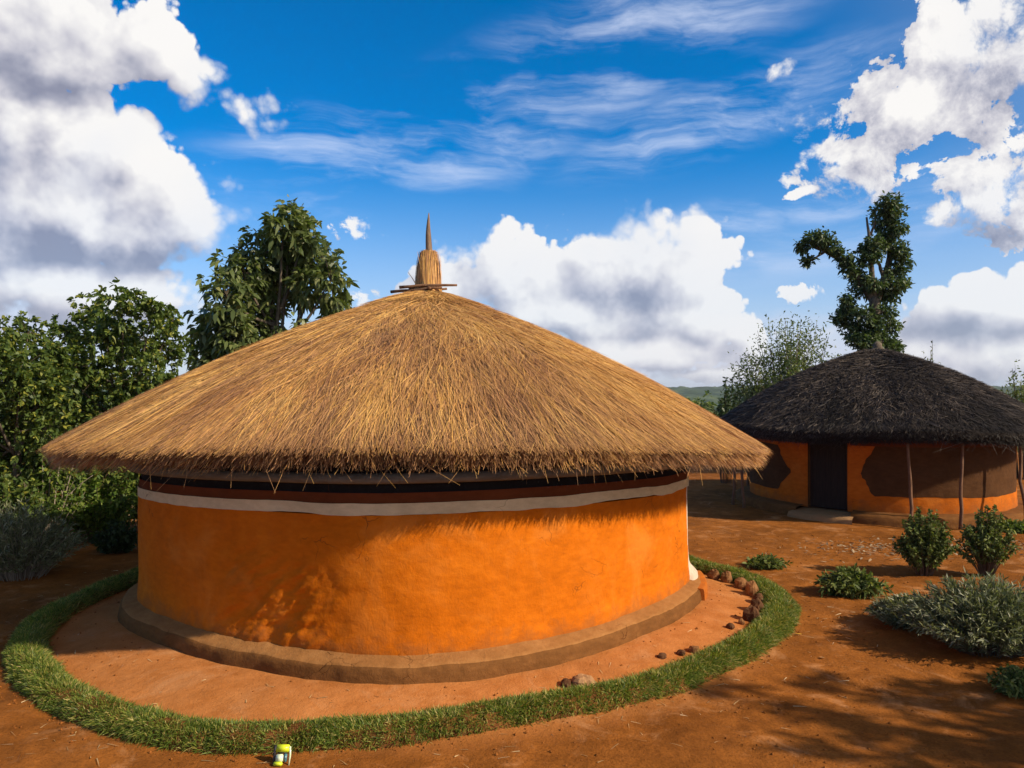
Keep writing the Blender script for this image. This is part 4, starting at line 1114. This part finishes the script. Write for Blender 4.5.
def scatter_litter():
    # dry straw bits on the bare soil
    mb = MB(); n = 300
    th = rng.uniform(-1.9, 2.0, n)
    r = RingR(th) + .3 + np.abs(rng.normal(size=n)) * .5
    p = pol(HC, th, r, 0.0)
    m2 = 170
    q = np.stack([rng.uniform(-3.2, 7.5, m2), rng.uniform(5.8, 16, m2), np.zeros(m2)], -1)
    m3 = 110
    t3 = rng.uniform(-1.2, 1.5, m3); q3 = pol(HC, t3, Rw(t3) + .35 + rng.random(m3) * .9, 0.0)
    p = np.concatenate([p, q, q3]); n = len(p)
    rr = np.hypot(p[:, 0] - HC[0], p[:, 1] - HC[1]); tt = np.arctan2(p[:, 0] - HC[0], -(p[:, 1] - HC[1]))
    p = p[(rr > Rw(tt) + .33) & (np.abs(rr - RingR(tt)) > .24)]; n = len(p)
    p[:, 2] = ground_z(p[:, 0], p[:, 1]) + .008
    a = rng.uniform(0, 2 * math.pi, n)
    d = np.stack([np.cos(a), np.sin(a), rng.uniform(-.02, .1, n)], -1)
    leaves(mb, p, d, rng.uniform(.03, .16, n) * rng.random(n) ** .5 + .02, rng.uniform(.004, .009, n), .08, 'blade', tint=rng.random(n), side=unit(np.cross(d, np.array([0, 0, 1.0]) + rng.normal(size=(n, 3)) * .4)))
    o = mb.build('straw_litter', M['litter'], smooth=False, tint=True)
    tag(o, 'scattered bits of dry straw on the red soil', 'litter', kind='stuff')
    # crumbs of soil
    mb = MB(); n = 9000
    x = rng.uniform(-6.5, 9.5, n); y = 5.4 + 10.5 * rng.random(n) ** 1.5
    rr = np.hypot(x - HC[0], y - HC[1]); tt = np.arctan2(x - HC[0], -(y - HC[1]))
    k = (rr > Rw(tt) + .32) & (np.abs(rr - RingR(tt)) > .22) & (rng.random(n) < np.clip(fbm(x * .9, y * .9, 0, 3, 200) * 2.6 - .75, .04, 1))
    x, y = x[k], y[k]
    # the bank's foot sheds more
    nb = 1100; tb_ = rng.uniform(-1.7, 1.9, nb); rb = RingR(tb_) + np.where(rng.random(nb) < .75, .27, -.27) + rng.normal(size=nb) * .07
    pb = pol(HC, tb_, rb, 0.0); x = np.concatenate([x, pb[:, 0]]); y = np.concatenate([y, pb[:, 1]])
    n = len(x); s = .004 + .016 * rng.random(n) ** 3.2
    oc = np.array([(1, 0, 0), (0, 1, 0), (-1, 0, 0), (0, -1, 0), (0, 0, 1), (0, 0, -1)], float)
    V = oc[None] * s[:, None, None] * rng.uniform(.6, 1.25, (n, 6, 1)); a = rng.uniform(0, 6.28, n)
    Vx = V[..., 0] * np.cos(a)[:, None] - V[..., 1] * np.sin(a)[:, None]; Vy = V[..., 0] * np.sin(a)[:, None] + V[..., 1] * np.cos(a)[:, None]
    V = np.stack([Vx + x[:, None], Vy + y[:, None], V[..., 2] * .8 + (ground_z(x, y) + s * .3)[:, None]], -1)
    f = np.array([(0, 1, 4), (1, 2, 4), (2, 3, 4), (3, 0, 4), (1, 0, 5), (2, 1, 5), (3, 2, 5), (0, 3, 5)])
    mb.add(V.reshape(-1, 3), None, (f[None] + (np.arange(n) * 6)[:, None, None]).reshape(-1, 3))
    o = mb.build('soil_crumbs', M['clod'], smooth=False)
    tag(o, 'small crumbs and pebbles of red soil on the ground', 'soil', kind='stuff')
    # two spreads of pale wood chips in front of the far hut
    for (cx, cy, sx, sy, n, lab) in ((880, 549, .75, .42, 420, 'spread of pale chips behind the left vase shaped bush'), (1003, 546, .75, .5, 380, 'spread of pale chips by the right edge, behind the right bush')):
        c = gp(cx, cy); mb = MB()
        p = np.stack([c[0] + rng.normal(size=n) * sx, c[1] + rng.normal(size=n) * sy, np.zeros(n)], -1)
        p[:, 2] = ground_z(p[:, 0], p[:, 1]) + rng.uniform(.01, .05, n)
        d = rdir(n); d[:, 2] *= .2; d = unit(d)
        leaves(mb, p, d, rng.uniform(.03, .12, n), rng.uniform(.012, .04, n), .1, 'needle', tint=rng.random(n), side=unit(np.cross(d, np.array([0, 0, 1.0]) + rng.normal(size=(n, 3)) * .3)))
        o = mb.build('wood_chips', M['chips'], smooth=False, tint=True)
        tag(o, lab, 'wood chips', kind='stuff')
    # dry grass in the sunny gap behind the left end of the hut
    mb = MB(); n = 5000
    c = gp(125, 512)
    p = np.stack([c[0] + rng.normal(size=n) * 1.0, c[1] + rng.normal(size=n) * .8, np.zeros(n)], -1)
    p[:, 2] = ground_z(p[:, 0], p[:, 1])
    d = unit(np.array([0, 0, 1.0]) + rng.normal(size=(n, 3)) * .45)
    leaves(mb, p, d, rng.uniform(.15, .5, n), .012, .5, 'blade', tint=rng.random(n))
    o = mb.build('dry_grass', M['litter'], smooth=False, tint=True)
    tag(o, 'pale dry grass in the sun behind the left end of the hut', 'grass', kind='stuff')
scatter_litter()

def fallen_leaf(px, py, L, col, label):
    m = mat_plain('fallen_leaf', tuple(c * .8 for c in col), col, 30, .6, .1)
    b = at(px, py); mb = MB()
    a = rng.uniform(0, 6.28); d = np.array([[math.cos(a), math.sin(a), .15]])
    leaves(mb, np.zeros((1, 3)), unit(d), L, L * .6, .15, 'leaf', side=unit(np.cross(d, np.array([[.2, .1, 1.0]]))))
    o = mb.build('fallen_leaf', m); o.location = b + np.array([0, 0, .025])
    tag(o, label, 'leaf', 'fallen leaves')
fallen_leaf(802, 634, .085, (.75, .42, .03), 'yellow fallen leaf on the soil right of the grass ring')
fallen_leaf(818, 657, .07, (.42, .28, .14), 'pale dry leaf on the soil below the yellow one')

# lime green solar spotlight at the foot of the front grass ring
def solar_light():
    b = at(283, 764)
    t = thing('solar_light', tuple(b), 'small lime green plastic solar spotlight on the soil at the front grass ring', 'garden light')
    def box(mb, c, sx, sy, sz, rx=0.0, bev=.006):
        import bmesh
        bm = bmesh.new(); bmesh.ops.create_cube(bm, size=1.0)
        for v in bm.verts:
            v.co = Vector((v.co.x * sx, v.co.y * sy, v.co.z * sz))
        bmesh.ops.bevel(bm, geom=list(bm.edges), offset=bev, segments=2, affect='EDGES')
        bm.verts.index_update()
        cr, sr = math.cos(rx), math.sin(rx)
        V = [(v.co.x + c[0], v.co.y * cr - v.co.z * sr + c[1], v.co.y * sr + v.co.z * cr + c[2]) for v in bm.verts]
        off = mb.n
        f4 = [[q.index for q in f.verts] for f in bm.faces if len(f.verts) == 4]; f3 = [[q.index for q in f.verts] for f in bm.faces if len(f.verts) == 3]
        mb.add(np.array(V), f4 or None, f3 or None); bm.free()
    lime = mat_plain('lime_plastic', (.52, .62, .015), (.64, .72, .03), 20, .35, .05, spec=.5)
    clear = mat_plain('clear_lens', (.55, .66, .40), (.78, .84, .62), 40, .15, .1, spec=.6)
    blue = mat_plain('solar_cell', (.05, .12, .15), (.10, .25, .28), 60, .2, .05, spec=.6)
    black = mat_plain('black_plastic', (.015, .012, .014), (.04, .035, .035), 30, .5, .1)
    mb = MB(); box(mb, (.005, .0, .125), .105, .03, .055, R(-25)); mb.build('panel_housing', lime, t, loc=(0, 0, 0))
    mb = MB(); box(mb, (.005, -.012, .094), .075, .02, .012, R(-25), .003); mb.build('hinge', black, t)
    mb = MB(); box(mb, (-.012, -.03, .062), .058, .03, .055, R(-20)); mb.build('lens', clear, t)
    mb = MB(); box(mb, (.034, -.03, .064), .022, .028, .06, R(-20), .004); mb.build('solar_cell', blue, t)
    mb = MB(); box(mb, (-.02, -.05, .026), .07, .035, .03, R(-20)); mb.build('lamp_rim', lime, t)
    mb = MB(); tube(mb, [(-.052, .0, .15), (-.058, -.01, .09), (-.058, -.03, .02), (-.05, -.02, -.06)], [.010, .012, .012, .006], 8); mb.build('stake', black, t)
    mb = MB(); tube(mb, [(.062, .0, .14), (.066, -.015, .08), (.058, -.03, .0)], [.008, .008, .006], 8); mb.build('bracket', clear, t)
solar_light()

# ------------------------------------------------------------------ air
def haze():
    m = bpy.data.materials.new('haze'); m.use_nodes = True
    t = m.node_tree; t.nodes.clear(); g = NT(t)
    out = g.n('ShaderNodeOutputMaterial'); v = g.n('ShaderNodeVolumePrincipled')
    v.inputs['Color'].default_value = (.72, .82, .95, 1); v.inputs['Density'].default_value = HAZE
    g.put(out.inputs['Volume'], v.outputs[0])
    x0, x1, y0, y1, z0, z1 = -6500, 6500, -6500, 6500, -60, 40
    P = np.array([(x, y, z) for x in (x0, x1) for y in (y0, y1) for z in (z0, z1)], float)
    mb = MB(); mb.add(P, [(0, 1, 3, 2), (4, 6, 7, 5), (0, 4, 5, 1), (2, 3, 7, 6), (0, 2, 6, 4), (1, 5, 7, 3)])
    o = mb.build('haze', m, smooth=False)
    tag(o, 'thin blue haze over the valley', 'haze', kind='stuff')
HAZE = 0.00010
if HAZE:
    haze()
